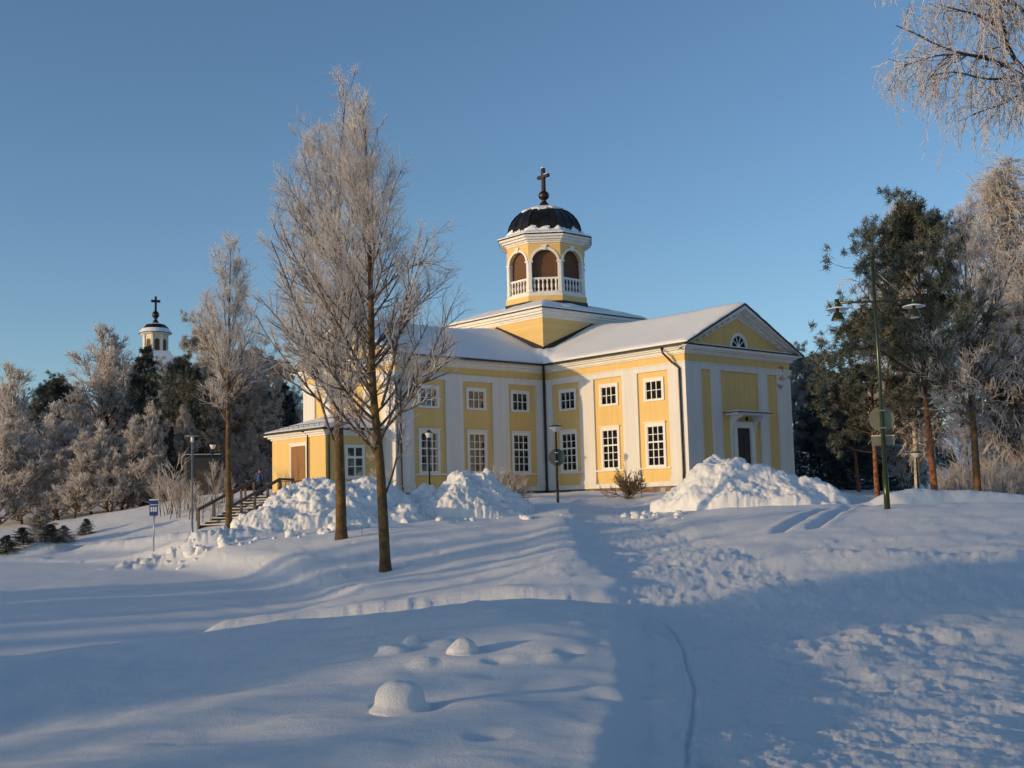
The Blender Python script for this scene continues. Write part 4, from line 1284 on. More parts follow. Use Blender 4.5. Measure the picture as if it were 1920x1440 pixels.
hero([(640,1010),(639,930),(636,850),(634,760),(633,680),(636,600),(638,500),(634,420),(636,340),(640,270),(645,210),(649,170)], 42.5, .21,
     'tall frosted birch behind the nearest one, left of the pair, lit orange down its trunk', 78,
     lambda T, L: np.interp(T, [.2,.3,.45,.6,.8,1], [4.2,5.6,5.6,4.4,2.4,1.1]), 202,
     extra_px=[([(635,850,0),(612,800,.3),(600,740,.4),(570,640,.6),(545,560,.6),(520,500,.8)], .07, .005),
               ([(634,760,0),(600,690,-.5),(560,640,-.8),(500,600,-1.2)], .06, .005),
               ([(636,700,0),(600,620,.8),(550,540,1.2),(516,480,1.5),(510,430,1.5)], .06, .005),
               ([(637,640,0),(590,520,-.6),(568,440,-.9),(558,350,-1)], .05, .005),
               ([(637,520,0),(600,400,.3),(590,330,.5),(598,275,.5)], .045, .005),
               ([(638,450,0),(680,360,.4),(696,270,.6),(706,190,.6)], .045, .005)],
     n2=13, n3=6, n4=3, t0=.24, up1=.08, l2=.27, tw=.0050, min4=.15, t2=.22, r1=.25,
     cone=([.23,.34,.45,.55,.665,.775,.885,.94,1], [2.4,3.1,3.2,3.0,2.6,2.0,1.15,.6,.1], 98))
hero([(429,996),(429,930),(428,850),(428,760),(429,680),(430,600),(431,520),(432,490),(433,468)], 53.0, .16,
     'slim frosted birch standing alone beside the wooden stairs', 50,
     lambda T, L: np.interp(T, [.25,.4,.5,.7,.9,1], [1.8,2.6,2.8,2.3,1.4,.6]), 303,
     extra_px=[([(428,760,0),(400,690,.4),(375,630,.8),(352,610,1)], .04, .005), ([(429,700,0),(460,620,.2),(480,580,.4)], .035, .005)],
     n2=9, n3=5, n4=4, t0=.38, up1=.11, l2=.28, min4=.18, tw=.0062, t2=.25, r1=.28,
     cone=([.35,.5,.63,.73,.835,.92,1], [1.0,1.5,1.75,1.5,.95,.5,.1], 404))

hero([(1832,917),(1827,820),(1818,720),(1814,620),(1811,520),(1809,450),(1808,410)], 56.0, .20,
     'tall frosted tree with a brown lichened trunk right of the big pine', 46,
     lambda T, L: np.interp(T, [.2,.3,.45,.6,.8,1], [3.2,3.6,3.4,3.2,2.4,1.0]), 404,
     extra_px=[([(1820,740,0),(1860,690,.4),(1900,640,.8)], .05, .005), ([(1824,800,0),(1790,770,-.4),(1765,760,-.7)], .04, .005)],
     n2=11, n3=5, n4=4, t0=.28, up1=.09, l2=.28, min4=.2, tw=.0085, t2=.25)
# --- prototypes for the woods
PROTO = {}
def proto_bare(key, H, spread, mats, seed, n1=46, wide=.45, tw=.02, bark='bark', t0=.13, n=(9,6,3), up=.12, droop=0, name='birch_tree'):
    global R_
    R_ = np.random.default_rng(seed)
    b = np.cumsum(R_.standard_normal((6,2))*.10, axis=0)
    pts = [(0,0,-.3)]+[(b[i,0], b[i,1], H*(i+1)/6) for i in range(6)]
    o = empty(name)
    tr, rd = trunk_line(pts, .010*H+.03, .015, 18)
    env = lambda T, L: spread*np.interp(T, [.1,.3,.5,.75,1], [1.0,1.2,1.1,.7,.25])
    if droop:
        P1, R1 = spawn(tr, rd, n1, t0, .99, env, lambda T: 1.0-.5*T, .16, .08, 8, .42, .3)
        P2, R2 = spawn(P1, R1, n[0], .2, 1, lambda T, L: L*.32+.2, .8, .02, .12, 5, .5, .4)
        P3, R3 = spawn(P2, R2, n[1], .1, 1, lambda T, L: L*.3+droop*.5, .8, -.24, .12, 5, .5, .6)
        P4, R4 = spawn(P3, R3, n[2], .1, 1, lambda T, L: L*.35+.15, .5, -.25, .12, 3, .7, .6)
        V0, Q0 = tubes(tr, rd, 10); V1, Q1 = tubes(P1, R1, 5, tw)
        multi('trunk', [(V0, Q0, 0), (V1, Q1, 1)], [M[bark], M['limb']], o)
        V2, Q2 = tubes(P2, R2, 4, tw); V3, Q3 = tubes(P3, R3, 3, tw); V4, Q4 = tubes(P4, R4, 3, tw)
        multi('crown', [(V2, Q2, 0), (V3, Q3, 1), (V4, Q4, 2)], [M['limb'], M[mats[0]], M[mats[1]]], o)
    else:
        bare_tree(o, tr, rd, n1, env, lambda T: .95-.5*T, mats, n2=n[0], n3=n[1], n4=n[2], t0=t0, up1=up, tw=tw, min4=.22, bark=bark, seg=5)
    PROTO[key] = [o, False, H]
def tufts(P, n, ln, wd, spread=1.1, fwd=.6):
    """n narrow needle blades round each point; P (N,3) points, fwd directions (N,3)"""
    pos, d = P
    N = len(pos)
    q = R_.standard_normal((N, n, 3))
    dr = unit(q+d[:, None]*fwd*2)
    st = pos[:, None]+R_.standard_normal((N, n, 3))*ln*.45*spread
    L = ln*(.6+.8*R_.random((N, n, 1)))
    sd = unit(np.cross(dr, R_.standard_normal((N, n, 3))))*wd*(.6+.8*R_.random((N, n, 1)))
    a = st-sd*.5; b = st+sd*.5; c = st+dr*L+sd*.25; e = st+dr*L-sd*.25
    V = np.stack([a, b, c, e], 2).reshape(-1, 3)
    return V, np.arange(len(V)).reshape(-1, 4)
def proto_conifer(key, kind, H, seed, mat='pine_needle', spread=2.6, name='pine_tree', n1=60, nt=26, t0=.35):
    global R_
    R_ = np.random.default_rng(seed)
    b = np.cumsum(R_.standard_normal((5,2))*.06, axis=0)
    pts = [(0,0,-.3)]+[(b[i,0], b[i,1], H*(i+1)/5) for i in range(5)]
    o = empty(name)
    tr, rd = trunk_line(pts, .013*H+.03, .02, 16)
    if kind == 'pine':
        env = lambda T, L: spread*np.interp(T, [.3,.5,.7,.88,1], [.85,1.05,.9,.6,.2])*(1+.25*R_.standard_normal(T.shape))
        P1, R1 = spawn(tr, rd, n1, t0, .99, env, lambda T: 1.45-.6*T, .06, .10, 6, .35, .3, .15)
        P2, R2 = spawn(P1, R1, 6, .4, 1, lambda T, L: L*.32+.15, .8, .10, .15, 4, .5, .5)
        P3, R3 = spawn(P2, R2, 3, .5, 1, lambda T, L: L*.4+.1, .8, .12, .15, 3, .5, .6)
        tips = np.concatenate([P3[:, -1], P2[:, -1]]); dr = np.concatenate([unit(P3[:, -1]-P3[:, 0]), unit(P2[:, -1]-P2[:, 0])])
        Vn, Qn = tufts((tips, dr), int(nt*2.2), .19, .030, .95, .35)
        br = [(P1, R1, 5, 0, .005), (P2, R2, 3, 0, .008)]
    else:
        env = lambda T, L: spread*(1-T)**.85*(1+.12*R_.standard_normal(T.shape))+.22
        P1, R1 = spawn(tr, rd, n1, t0, .985, env, lambda T: 1.75-.6*T, .035, .04, 6, .22, .3, .06)
        P2, R2 = spawn(P1, R1, 9, .15, 1, lambda T, L: L*.30*(1.2-.7*T)+.08, .8, -.03, .10, 4, .5, .5)
        t_ = np.linspace(.2, 1, 4)
        tips = np.concatenate([P2[:, k] for k in (1,2,3)]+[P1[:, k] for k in (1,2,3,4,5)])
        dr = np.concatenate([unit(P2[:, -1]-P2[:, 0])]*3+[unit(P1[:, -1]-P1[:, 0])]*5)
        Vn, Qn = tufts((tips, dr), nt, .17, .04, .9, .8)
        br = [(P1, R1, 4, 0, .01)]
    V0, Q0 = tubes(tr, rd, 10)
    sets = [(V0, Q0, 0)]
    for P_, r_, s_, mi, rm in br:
        V, Q = tubes(P_, r_, s_, rm); sets.append((V, Q, 1))
    multi('trunk', sets, [M['pine_bark' if kind == 'pine' else 'dark_bark'], M['dark_bark']], o)
    multi('crown', [(Vn, Qn, 0)], [M[mat]], o, False)
    PROTO[key] = [o, False, H]
def plant(key, x, y, h, label, cat='tree', group=None, rz=None, z=None, wide=1.0, lean=0):
    """put a copy of a prototype with height h; the first use takes the prototype itself"""
    pr = PROTO[key]
    src = pr[0]
    if not pr[1]:
        o = src; pr[1] = True
    else:
        o = src.copy(); COL.objects.link(o)
        for c in list(src.children):
            d = c.copy(); COL.objects.link(d); d.parent = o
    k = h/pr[2]
    for q in ('group',):
        if q in o: del o[q]
    o.location = (x, y, gz(x, y) if z is None else z)
    o.scale = (k*wide, k*wide, k)
    o.rotation_euler = (lean, 0, (int(abs(x*37+y*91)*10)+sum(map(ord, key))) % 628/100 if rz is None else rz)
    tag(o, label, cat, group)
    return o
def at_px(key, px, ytop, d, label, group=None, **kw):
    """stand a tree at photo column px, distance d, crown top at photo row ytop"""
    q = PX(px, ytop, d); z = gz(q[0], d)
    return plant(key, q[0], d, q[2]-z, label, group=group, z=z-.05, **kw)
proto_bare('rimeA', 14, 3.4, ('frost_brown', 'frost'), 11)
proto_bare('rimeB', 12, 3.0, ('frost', 'frost_white'), 12, n1=52, n=(10,7,3), tw=.017)
proto_bare('rimeC', 10, 2.4, ('frost_brown', 'frost'), 13, n1=46, t0=.06)
proto_bare('weep', 15, 3.4, ('frost_brown', 'frost_white'), 14, n1=44, droop=.9, n=(8,7,4), bark='birch_bark', tw=.012)
proto_conifer('pineA', 'pine', 13, 21, spread=3.2, n1=62)
proto_conifer('pineB', 'pine', 12, 22, 'rime_needle', spread=2.6, n1=58, nt=30, t0=.25)
proto_conifer('spruceA', 'spruce', 12, 23, 'spruce_needle', spread=2.3, name='spruce_tree', n1=120, nt=12, t0=.05)
proto_conifer('spruceB', 'spruce', 10, 24, 'rime_needle', spread=2.2, name='spruce_tree', n1=110, nt=12, t0=.06)
WL = 'frosted woods left of the church'
# left woods, individual trees one can tell apart
at_px('rimeB', 30, 700, 92, 'broad pale frosted birch at the left edge of the picture', WL, wide=1.2)
at_px('pineA', 108, 730, 100, 'dark pine top rising between the two pale frosted birches at left', WL)
at_px('rimeB', 200, 634, 104, 'tallest pale frosted birch left of the distant bell tower', WL, wide=1.25)
at_px('spruceA', 268, 650, 96, 'dark pointed spruce standing right in front of the distant bell tower', WL)
at_px('pineA', 335, 690, 90, 'olive pine just right of the distant bell tower', WL, wide=.8)
at_px('pineB', 385, 630, 92, 'tall rimed pine behind the slim lone birch, left side', WL, wide=.8)
at_px('pineB', 470, 668, 96, 'rimed pine between the slim birch and the church porch', WL)
at_px('rimeA', 290, 765, 86, 'brown leafless tree with a tall bare trunk below the bell tower', WL, wide=.8)
at_px('rimeC', 45, 800, 86, 'low brown-grey leafless tree nearest the left edge', WL, wide=1.3)
at_px('rimeC', 112, 770, 88, 'grey leafless tree above the small left conifers', WL, wide=1.3)
at_px('rimeA', 150, 742, 97, 'frosted tree filling the gap below the tallest pale birch', WL)
at_px('rimeC', 205, 800, 86, 'small many-twigged tree left of the blue sign', WL, wide=1.3)
at_px('rimeC', 238, 790, 85, 'thin leafless tree directly behind the blue sign', WL, wide=1.2)
at_px('rimeA', 75, 760, 105, 'hazy frosted tree behind the low left trees', WL, wide=1.3)
at_px('rimeA', 225, 740, 110, 'frosted tree at the foot of the bell tower, left side', WL, wide=1.2)
at_px('spruceB', 345, 760, 88, 'rimed spruce behind the thin grey lamp post', WL)
at_px('spruceA', 318, 800, 87, 'dark spruce left of the thin grey lamp post', WL)
at_px('spruceA', 455, 720, 108, 'dark spruce left of the porch roof, farthest left of three', WL)
at_px('spruceA', 498, 730, 106, 'dark spruce left of the porch roof, middle of three', WL)
at_px('spruceA', 540, 720, 112, 'dark spruce left of the porch roof, nearest the church', WL)
at_px('pineB', 520, 690, 116, 'rimed pine behind the porch roof', WL)
at_px('rimeC', 480, 800, 94, 'grey leafless tree above the stair handrail', WL, wide=1.2)
at_px('rimeA', 410, 780, 98, 'grey leafless tree behind the slim birch trunk', WL, wide=1.2)
at_px('rimeC', 515, 790, 98, 'grey leafless tree beside the porch eave', WL, wide=1.2)
at_px('pineA', 445, 690, 120, 'far pine top seen left of the church gable', WL)
at_px('rimeB', -40, 720, 96, 'pale frosted birch cut by the left picture edge', WL, wide=1.3)
at_px('rimeC', -10, 800, 84, 'brown leafless tree cut by the left picture edge', WL, wide=1.3)
# fill behind
k = 0
rg = random.Random(9)
for i in range(26):
    px = -120+i*27+rg.uniform(-8, 8); d = rg.uniform(118, 150)
    at_px(rg.choice(['rimeA','rimeC','pineB','spruceA']), px, rg.uniform(735, 790), d, 'frosted tree in the far back row of the left woods', 'far back row of the left woods', wide=1.3)
for i in range(11):
    px = -30+i*33+rg.uniform(-7, 7)
    at_px('rimeC', px, rg.uniform(805, 870), rg.uniform(84, 91), 'low brownish frosted tree in the front row of the left woods', 'low front row of the left woods', wide=1.5)
# right side
WR = 'trees right of the church'
at_px('pineA', 1722, 424, 57, 'big dark pine with an orange trunk right of the green double lamp', WR, wide=.88, rz=1.0)
at_px('pineA', 1628, 610, 64, 'dark pine leaning out towards the church behind the green lamp', WR, wide=1.05, rz=2.2)
at_px('weep', 1893, 343, 66, 'pale weeping birch at the right picture edge', WR)
at_px('weep', 1688, 418, 74, 'frosted birch top peeping out left of the big pine', WR, wide=.9)
at_px('pineA', 1880, 640, 70, 'dark blue-green pine low behind the weeping birch', WR, wide=1.2, rz=4)
at_px('pineB', 1510, 678, 98, 'rimed pine peeping out beside the church gable corner', WR, wide=1.0)
at_px('pineB', 1480, 690, 104, 'rimed pine half hidden by the church gable corner', WR, wide=1.0)
at_px('spruceA', 1530, 735, 90, 'dark spruce nearest the church gable corner', WR, wide=1.4)
at_px('spruceA', 1575, 700, 92, 'dark spruce behind the slope of the gable-door heap', WR, wide=1.4)
at_px('pineA', 1600, 730, 84, 'dark low pine left of the green lamp pole', WR, wide=1.3)
at_px('spruceA', 1640, 700, 96, 'dark spruce right behind the green lamp pole', WR, wide=1.4)
at_px('spruceB', 1690, 740, 100, 'rimed spruce between the lamp pole and the pine trunk', WR, wide=1.3)
at_px('rimeC', 1700, 760, 86, 'grey leafless tree left of the orange pine trunk', WR, wide=1.2)
at_px('rimeB', 1950, 420, 72, 'pale frosted birch cut by the right picture edge', WR, wide=1.2)
at_px('rimeA', 1900, 560, 84, 'grey frosted tree behind the weeping birch', WR, wide=1.2)
for i in range(24):
    px = 1470+i*26+rg.uniform(-9, 9); d = rg.uniform(110, 150)
    at_px(rg.choice(['rimeA','spruceA','pineA','spruceA','rimeC']), px, rg.uniform(760, 850), d, 'dark tree in the far row behind the right pines', 'far row behind the right pines', wide=1.3)
for i in range(14):
    px = 560+i*70+rg.uniform(-9, 9); d = rg.uniform(125, 140)
    at_px(rg.choice(['rimeA','spruceA','pineB']), px, rg.uniform(790, 840), d, 'tree behind the church', 'trees behind the church', wide=1.2)
# shelter wood outside the left of the frame, between the low sun and the snow slope
SN = np.array([-.431, .902])
def shelter(c, t_, h, key, wide=1.0):
    h += 1.4
    p = SUN_H*t_+SN*c
    plant(key, p[0], p[1], h, 'tree of the wood outside the left of the picture', group='wood outside the left of the picture', wide=wide)
for c, t_, h, key, w in (
    (2.6,70,12,'spruceA',1.2),(.4,74,13,'spruceA',1.3),(-2,70,14,'pineB',1.2),(-4.5,76,14,'spruceA',1.3),(-8,72,13,'rimeA',1.2),(-11,75,14,'spruceA',1.3),
    (12.5,78,13.5,'spruceA',1.0),(13.3,72,15.0,'spruceA',1.0),(14.2,76,15.5,'spruceA',1.0),(14.7,72,14.0,'spruceA',.9),(13.8,84,15,'spruceA',1.1),
    (9.6,78,8.3,'rimeC',.6),
    (4.8,76,8.0,'rimeA',.9),(7.2,77,7.7,'pineB',.5),
    (22.8,80,8.8,'rimeC',.8),(28.6,82,11,'spruceA',.75),(31.2,75,10.6,'rimeA',.8),(33.0,80,11.4,'spruceA',.95),(35.6,76,10.6,'rimeC',1.0),(38.4,84,10.6,'rimeA',.8),
    (26.4,90,10,'rimeC',.8)):
    shelter(c, t_, h, key, w)
# ============================================================ STREET FURNITURE AND SMALL THINGS
def base_at(px, py, d):
    q = PX(px, py, d); return (q[0], d, gz(q[0], d))
# snow-capped stones on the near mound
for px, py, r_, h_, sd, lb in ((745,1338,.16,.21,1,'largest snow-capped stone, nearest the camera on the mound'),
                           (738,1226,.135,.13,2,'snow-capped stone farther up the mound, left one of the small ones'),
                           (772,1212,.09,.12,3,'smallest pointed snow cap just behind the left small stone'),
                           (866,1228,.125,.14,4,'snow-capped stone farther up the mound, right one of the small ones')):
    x, y = onground(px, py); capped(x, y+r_*.6, r_, h_, sd, lb)

# post-top lamps along the church court
def post_lamp(px, py, d, h, label, head, sign=False, rr=.045, col='black', group='post-top lamps round the church'):
    b = base_at(px, py, d)
    o = empty('street_lamp', b, 0, label, 'street lamp', group)
    mb = MB(); mb.tube([(0,0,-.4),(0,0,.9),(0,0,.91),(0,0,h-.25)], [rr*1.35,rr*1.35,rr,rr*.85], 10); mb.build('post', M[col], o)
    mb = MB()
    if head == 'cone':       # wide opal funnel with a dark cap
        mb.lathe([(.06,h-.27),(.10,h-.24),(.36,h-.02),(.37,h)], n=20); mb.build('lamp_shade', M['lamp_white'], o)
        mb = MB(); mb.lathe([(.385,h+.001),(.385,h+.02),(.26,h+.07),(.05,h+.11)], n=20); mb.build('lamp_cap', M[col], o)
    elif head == 'bowl':     # tapered opal bowl with a low hat
        mb.lathe([(.07,h-.30),(.13,h-.27),(.235,h-.02),(.24,h)], n=18); mb.build('lamp_shade', M['lamp_white'], o)
        mb = MB(); mb.lathe([(.27,h+.001),(.27,h+.015),(.12,h+.09),(.06,h+.17),(.02,h+.18)], n=18); mb.build('lamp_cap', M[col], o)
    elif head == 'disc':     # slim tube light under a flat disc
        mb.lathe([(.05,h-.28),(.075,h-.26),(.075,h-.03),(.05,h-.01)], n=14); mb.build('lamp_glass', M['lamp_white'], o)
        mb = MB(); mb.lathe([(.05,h-.01),(.34,h+.01),(.34,h+.03),(.05,h+.06)], n=20); mb.build('lamp_cap', M['galv'], o)
    if sign:
        mb = MB()
        n = 28; R1 = .45
        A = [(.02+R1*math.cos(2*PI*k/n), .07, 2.38+R1*math.sin(2*PI*k/n)) for k in range(n)]
        B = [(x, .085, z) for x, y, z in A]
        mb.loft(A, B); sg = mb.build('round_sign', M['sign_back'], o)
        for z in (2.16, 2.62):
            mb = MB(); mb.box(-.07, .07, -.06, .07, z-.018, z+.018); mb.build('clamp', M['lamp_white'], sg)
    return o
post_lamp(1046, 940, 61, 3.98, 'black lamp with wide white funnel and round sign back, at the top of the path', 'cone', True, .055)
post_lamp(806, 930, 70, 3.95, 'black post lamp with a white bowl before the shaded church windows', 'bowl', False, .05)
post_lamp(399, 948, 82, 3.5, 'distant lamp with a pale bowl left of the slim birch trunk', 'bowl', False, .06)
post_lamp(1722, 917, 66, 3.5, 'small distant lamp with a pale head beside the orange pine trunk', 'cone', False, .05)
post_lamp(360, 1022, 55, 5.0, 'thin grey lamp post with a flat disc head by the ploughed lot', 'disc', False, .045, 'galv', None)

# green double lamp with a round sign and a small plate
b = base_at(1664, 957, 36.5)
gl_ = empty('street_lamp', b, rad(-4), 'tall olive green mast with two bell lamps and a round sign seen from behind', 'street lamp')
mb = MB(); mb.tube([(0,0,-.5),(0,0,1.2),(0,0,1.21),(0,0,4.9),(-.02,0,7.9)], [.095,.09,.072,.06,.05], 14); mb.build('mast', M['green_metal'], gl_)
zA = 6.62
mb = MB(); mb.tube([(-1.20,0,zA-.02),(1.20,0,zA+.0)], .036, 8); mb.build('cross_arm', M['green_metal'], gl_)
for s_ in (-1, 1):
    mb = MB(); mb.tube([(s_*.10,0,7.55),(s_*.98,0,zA+.05)], .010, 5); mb.build('stay_wire', M['galv'], gl_)
    mb = MB(); mb.lathe([(.075,zA+.10),(.075,zA-.13),(.03,zA-.15)], (s_*1.2,0,0), 12)
    mb.lathe([(.05,zA-.16),(.05,zA-.30),(.12,zA-.34),(.20,zA-.52),(.215,zA-.58),(.19,zA-.57)], (s_*1.2,0,0), 20)
    hd = mb.build('lamp_head', M['green_metal'], gl_)
    mb = MB(); mb.lathe([(.06,zA-.155),(.36,zA-.235),(.36,zA-.215),(.05,zA-.13)], (s_*1.2,0,0), 24); mb.build('reflector_disc', M['lamp_white'], hd)
    mb = MB(); mb.lathe([(.02,zA-.60),(.14,zA-.585),(.17,zA-.56)], (s_*1.2,0,0), 18); mb.build('lamp_glass', M['lamp_white'], hd)
mb = MB(); n = 32
A = [(.02+.40*math.cos(2*PI*k/n), .10, 2.84+.40*math.sin(2*PI*k/n)) for k in range(n)]
mb.loft(A, [(x, .115, z) for x, y, z in A]); sg = mb.build('round_sign', M['green_sign_back'], gl_)
for z in (2.55, 3.10):
    mb = MB(); mb.box(-.09,.09,-.085,.10,z-.02,z+.02); mb.build('clamp', M['galv'], sg)
mb = MB(); mb.box(-.34,.38,.10,.115,2.0,2.30); pl_ = mb.build('small_plate', M['green_sign_back'], gl_)
mb = MB(); mb.box(-.34,.38,.09,.13,2.30,2.325); mb.build('snow_line', M['snow_smooth'], pl_)

# blue sign on a thin pole at the lot
b = base_at(288, 1037, 53)
o = empty('pole_sign', b, rad(8), 'small blue rectangular sign with white marks on a thin pole by the lot', 'road sign')
mb = MB(); mb.tube([(0,0,-.4),(0,0,2.25)], .032, 8); mb.build('pole', M['galv'], o)
mb = MB(); mb.box(-.19,.19,-.06,-.035,1.62,2.32); pn = mb.build('panel', M['sign_blue'], o, .008)
for z0, z1, xs in ((2.10, 2.135, ((-.16,.16),)), (1.80, 2.02, ((-.135,-.065),(-.035,.035),(.065,.135)))):
    for x0, x1 in xs:
        mb = MB(); mb.box(x0, x1, -.0655, -.0605, z0, z1); mb.build('white_mark', M['sign_white'], pn)
mb = MB(); mb.box(-.2,.2,-.08,-.02,2.322,2.37); mb.build('snow_cap', M['snow_smooth'], o)

# little notice on a stake by the lit wall
b = base_at(1203, 932, 66)
o = empty('notice_stake', b, rad(-20), 'small dark notice and pale box on a thin stake before the sunlit wall', 'sign')
mb = MB(); mb.tube([(0,0,-.2),(0,0,1.15)], .018, 6); mb.build('stake', M['old_wood'], o)
mb = MB(); mb.box(-.17,.17,-.035,-.02,.50,.60); mb.build('board', M['sign_back'], o)
mb = MB(); mb.lathe([(.02,1.0),(.10,1.03),(.10,1.30),(.03,1.38)], n=10); mb.build('box', M['galv'], o)

# round-handled twig sticking out of the snow beside the left tall birch
x, y = onground(678, 1003)
mb = MB(); mb.tube([(x,y,gz(x,y)-.1),(x+.02,y,gz(x,y)+.45)], .012, 5)
tag(mb.build('marker_stick', M['twig'], None), 'thin stick poking out of the snow between the two tall birches', 'stick')

# wooden stairs up to the porch, with handrails
SB = np.array([-15.9, 61.0]); ST = np.array([-14.4, 71.5])
zb, zt_ = gz(*SB), gz(*ST)
SL = float(np.linalg.norm(ST-SB)); hd_ = math.atan2(ST[1]-SB[1], ST[0]-SB[0])
b0 = PX(398, 992, 61); b1 = PX(500, 935, 67.5)
SB = b0[:2]; ST = b1[:2]; SL = float(np.linalg.norm(ST-SB)); hd_ = math.atan2(ST[1]-SB[1], ST[0]-SB[0])
zb = gz(*SB)-.05; zt_ = b1[2]+.12
st = empty('wooden_stairs', (SB[0], SB[1], zb), hd_, 'weathered wooden steps with plank handrails climbing to the porch', 'stairs')
H_ = zt_-zb
ns = 10
for k in range(ns):
    x = SL*(k+.5)/ns; z = H_*(k+1)/ns
    mb = MB(); mb.box(x-SL/ns*.5, x+SL/ns*.55, -.75, .75, z-.06, z); tr_ = mb.build('step', M['old_wood'], st)
    mb = MB(); mb.box(x-SL/ns*.42, x+SL/ns*.48, -.7, .7, z, z+.035); mb.build('step_snow', M['snow_smooth'], tr_)
for s_ in (-1, 1):
    y0 = s_*.82
    mb = MB(); mb.loft([(0,y0-.035,-.3),(0,y0+.035,-.3),(0,y0+.035,.05),(0,y0-.035,.05)], [(SL,y0-.035,H_-.35),(SL,y0+.035,H_-.35),(SL,y0+.035,H_+.02),(SL,y0-.035,H_+.02)]); mb.build('stringer', M['old_wood'], st)
    mb = MB(); mb.loft([(-.1,y0-.05,.86),(-.1,y0+.05,.86),(-.1,y0+.05,1.02),(-.1,y0-.05,1.02)], [(SL,y0-.05,H_+.90),(SL,y0+.05,H_+.90),(SL,y0+.05,H_+1.06),(SL,y0-.05,H_+1.06)]); mb.build('handrail', M['old_wood'], st)
    mb = MB(); mb.box(SL, SL+2.0, y0-.05, y0+.05, H_+.92, H_+1.06); mb.build('handrail', M['old_wood'], st)
    for k in range(5):
        x = SL*k/4+.05; z = H_*k/4
        mb = MB(); mb.box(x-.055, x+.055, y0-.055, y0+.055, z-.6, z+.92); mb.build('post', M['old_wood'], st)
    mb = MB(); mb.box(SL+1.9, SL+2.0, y0-.055, y0+.055, H_-.6, H_+.92); mb.build('post', M['old_wood'], st)
    mb = MB(); mb.loft([(SL+.2,y0-.03,H_-.1),(SL+.2,y0+.03,H_-.1),(SL+.2,y0+.03,H_+.1),(SL+.2,y0-.03,H_+.1)], [(SL+1.95,y0-.03,H_+.5),(SL+1.95,y0+.03,H_+.5),(SL+1.95,y0+.03,H_+.68),(SL+1.95,y0-.03,H_+.68)]); mb.build('brace', M['old_wood'], st)
mb = MB(); mb.box(SL, SL+2.0, -.75, .75, H_-.08, H_); mb.build('landing', M['old_wood'], st)
# upper handrails towards the porch door
b0 = PX(478, 925, 69); b1 = PX(524, 899, 72.0)
o = empty('wooden_handrail', (b0[0], b0[1], b0[2]-.85), math.atan2(b1[1]-b0[1], b1[0]-b0[0]), 'pair of sloping wooden handrails at the porch steps, above the lower stairs', 'handrail')
L_ = float(np.hypot(b1[0]-b0[0], b1[1]-b0[1])); hh = b1[2]-b0[2]
for y0 in (0, 1.5):
    mb = MB(); mb.loft([(0,y0-.04,.80),(0,y0+.04,.80),(0,y0+.04,.92),(0,y0-.04,.92)], [(L_,y0-.04,hh+.80),(L_,y0+.04,hh+.80),(L_,y0+.04,hh+.92),(L_,y0-.04,hh+.92)]); mb.build('handrail', M['old_wood'], o)
    for k in (0, .5, 1):
        mb = MB(); mb.box(L_*k-.05, L_*k+.05, y0-.05, y0+.05, hh*k-.9, hh*k+.82); mb.build('post', M['old_wood'], o)

# ---- person climbing the stairs, seen from behind
def skin_fig(name, pts, edges, radii, mat, parent, sub=2):
    me = bpy.data.meshes.new(name); me.from_pydata(pts, edges, [])
    o = link_mesh(name, me, mat, parent)
    md = o.modifiers.new('skin', 'SKIN'); md.use_smooth_shade = True
    for i, r in enumerate(radii):
        v = me.skin_vertices[0].data[i]; v.radius = (r, r) if not hasattr(r, '__len__') else r
        v.use_root = (i == 0)
    s2 = o.modifiers.new('sub', 'SUBSURF'); s2.levels = sub; s2.render_levels = sub
    return o
M['skin'] = simple('skin', (.42,.24,.17), .6, var=.06)
M['jacket'] = simple('blue_jacket', (.018,.045,.16), .7, var=.25, scale=9, bump=.3)
M['trousers'] = simple('dark_trousers', (.018,.017,.020), .8, var=.25, scale=9)
M['hair'] = simple('brown_hair', (.07,.035,.02), .7, var=.3, scale=20)
pp = PX(472, 952, 66.5)
xs = (math.cos(hd_)*(pp[0]-SB[0])+math.sin(hd_)*(pp[1]-SB[1]))
kst = min(ns-1, max(0, int(xs/SL*ns)))
zf = zb+H_*(kst+1)/ns+.03
xk = SL*(kst+.5)/ns
ppx = SB[0]+math.cos(hd_)*xk; ppy = SB[1]+math.sin(hd_)*xk
per = empty('person', (ppx, ppy, zf), hd_-PI/2, 'person in a blue jacket and dark trousers walking up the wooden stairs, seen from behind', 'person')
bp = [(0,0,.95),(0,.02,1.12),(0,.04,1.32),(0,.05,1.46),(0,.06,1.54),(0,.09,1.64),(0,.09,1.74),
      (.19,.05,1.43),(.25,-.04,1.16),(.23,.12,.95),(.225,.16,.89),
      (-.19,.05,1.43),(-.25,.10,1.18),(-.24,.30,1.02),(-.24,.35,.98),
      (.10,0,.90),(.11,.20,.58),(.11,.10,.26),(.11,.24,.24),
      (-.10,0,.90),(-.11,-.02,.49),(-.11,-.08,.09),(-.11,.08,.05)]
be = [(0,1),(1,2),(2,3),(3,4),(4,5),(5,6),(3,7),(7,8),(8,9),(9,10),(3,11),(11,12),(12,13),(13,14),(0,15),(15,16),(16,17),(17,18),(0,19),(19,20),(20,21),(21,22)]
br_ = [(.13,.10),(.13,.10),(.15,.11),(.11,.08),.055,.085,.075,.065,.05,.035,.028,.065,.05,.035,.028,.085,.065,.045,.035,.085,.065,.045,.035]
skin_fig('body', bp, be, br_, M['skin'], per)
jp = [(0,.0,.88),(0,.02,1.12),(0,.04,1.32),(0,.05,1.47),(.20,.05,1.43),(.26,-.04,1.16),(.235,.10,.98),(-.20,.05,1.43),(-.26,.10,1.18),(-.245,.27,1.04)]
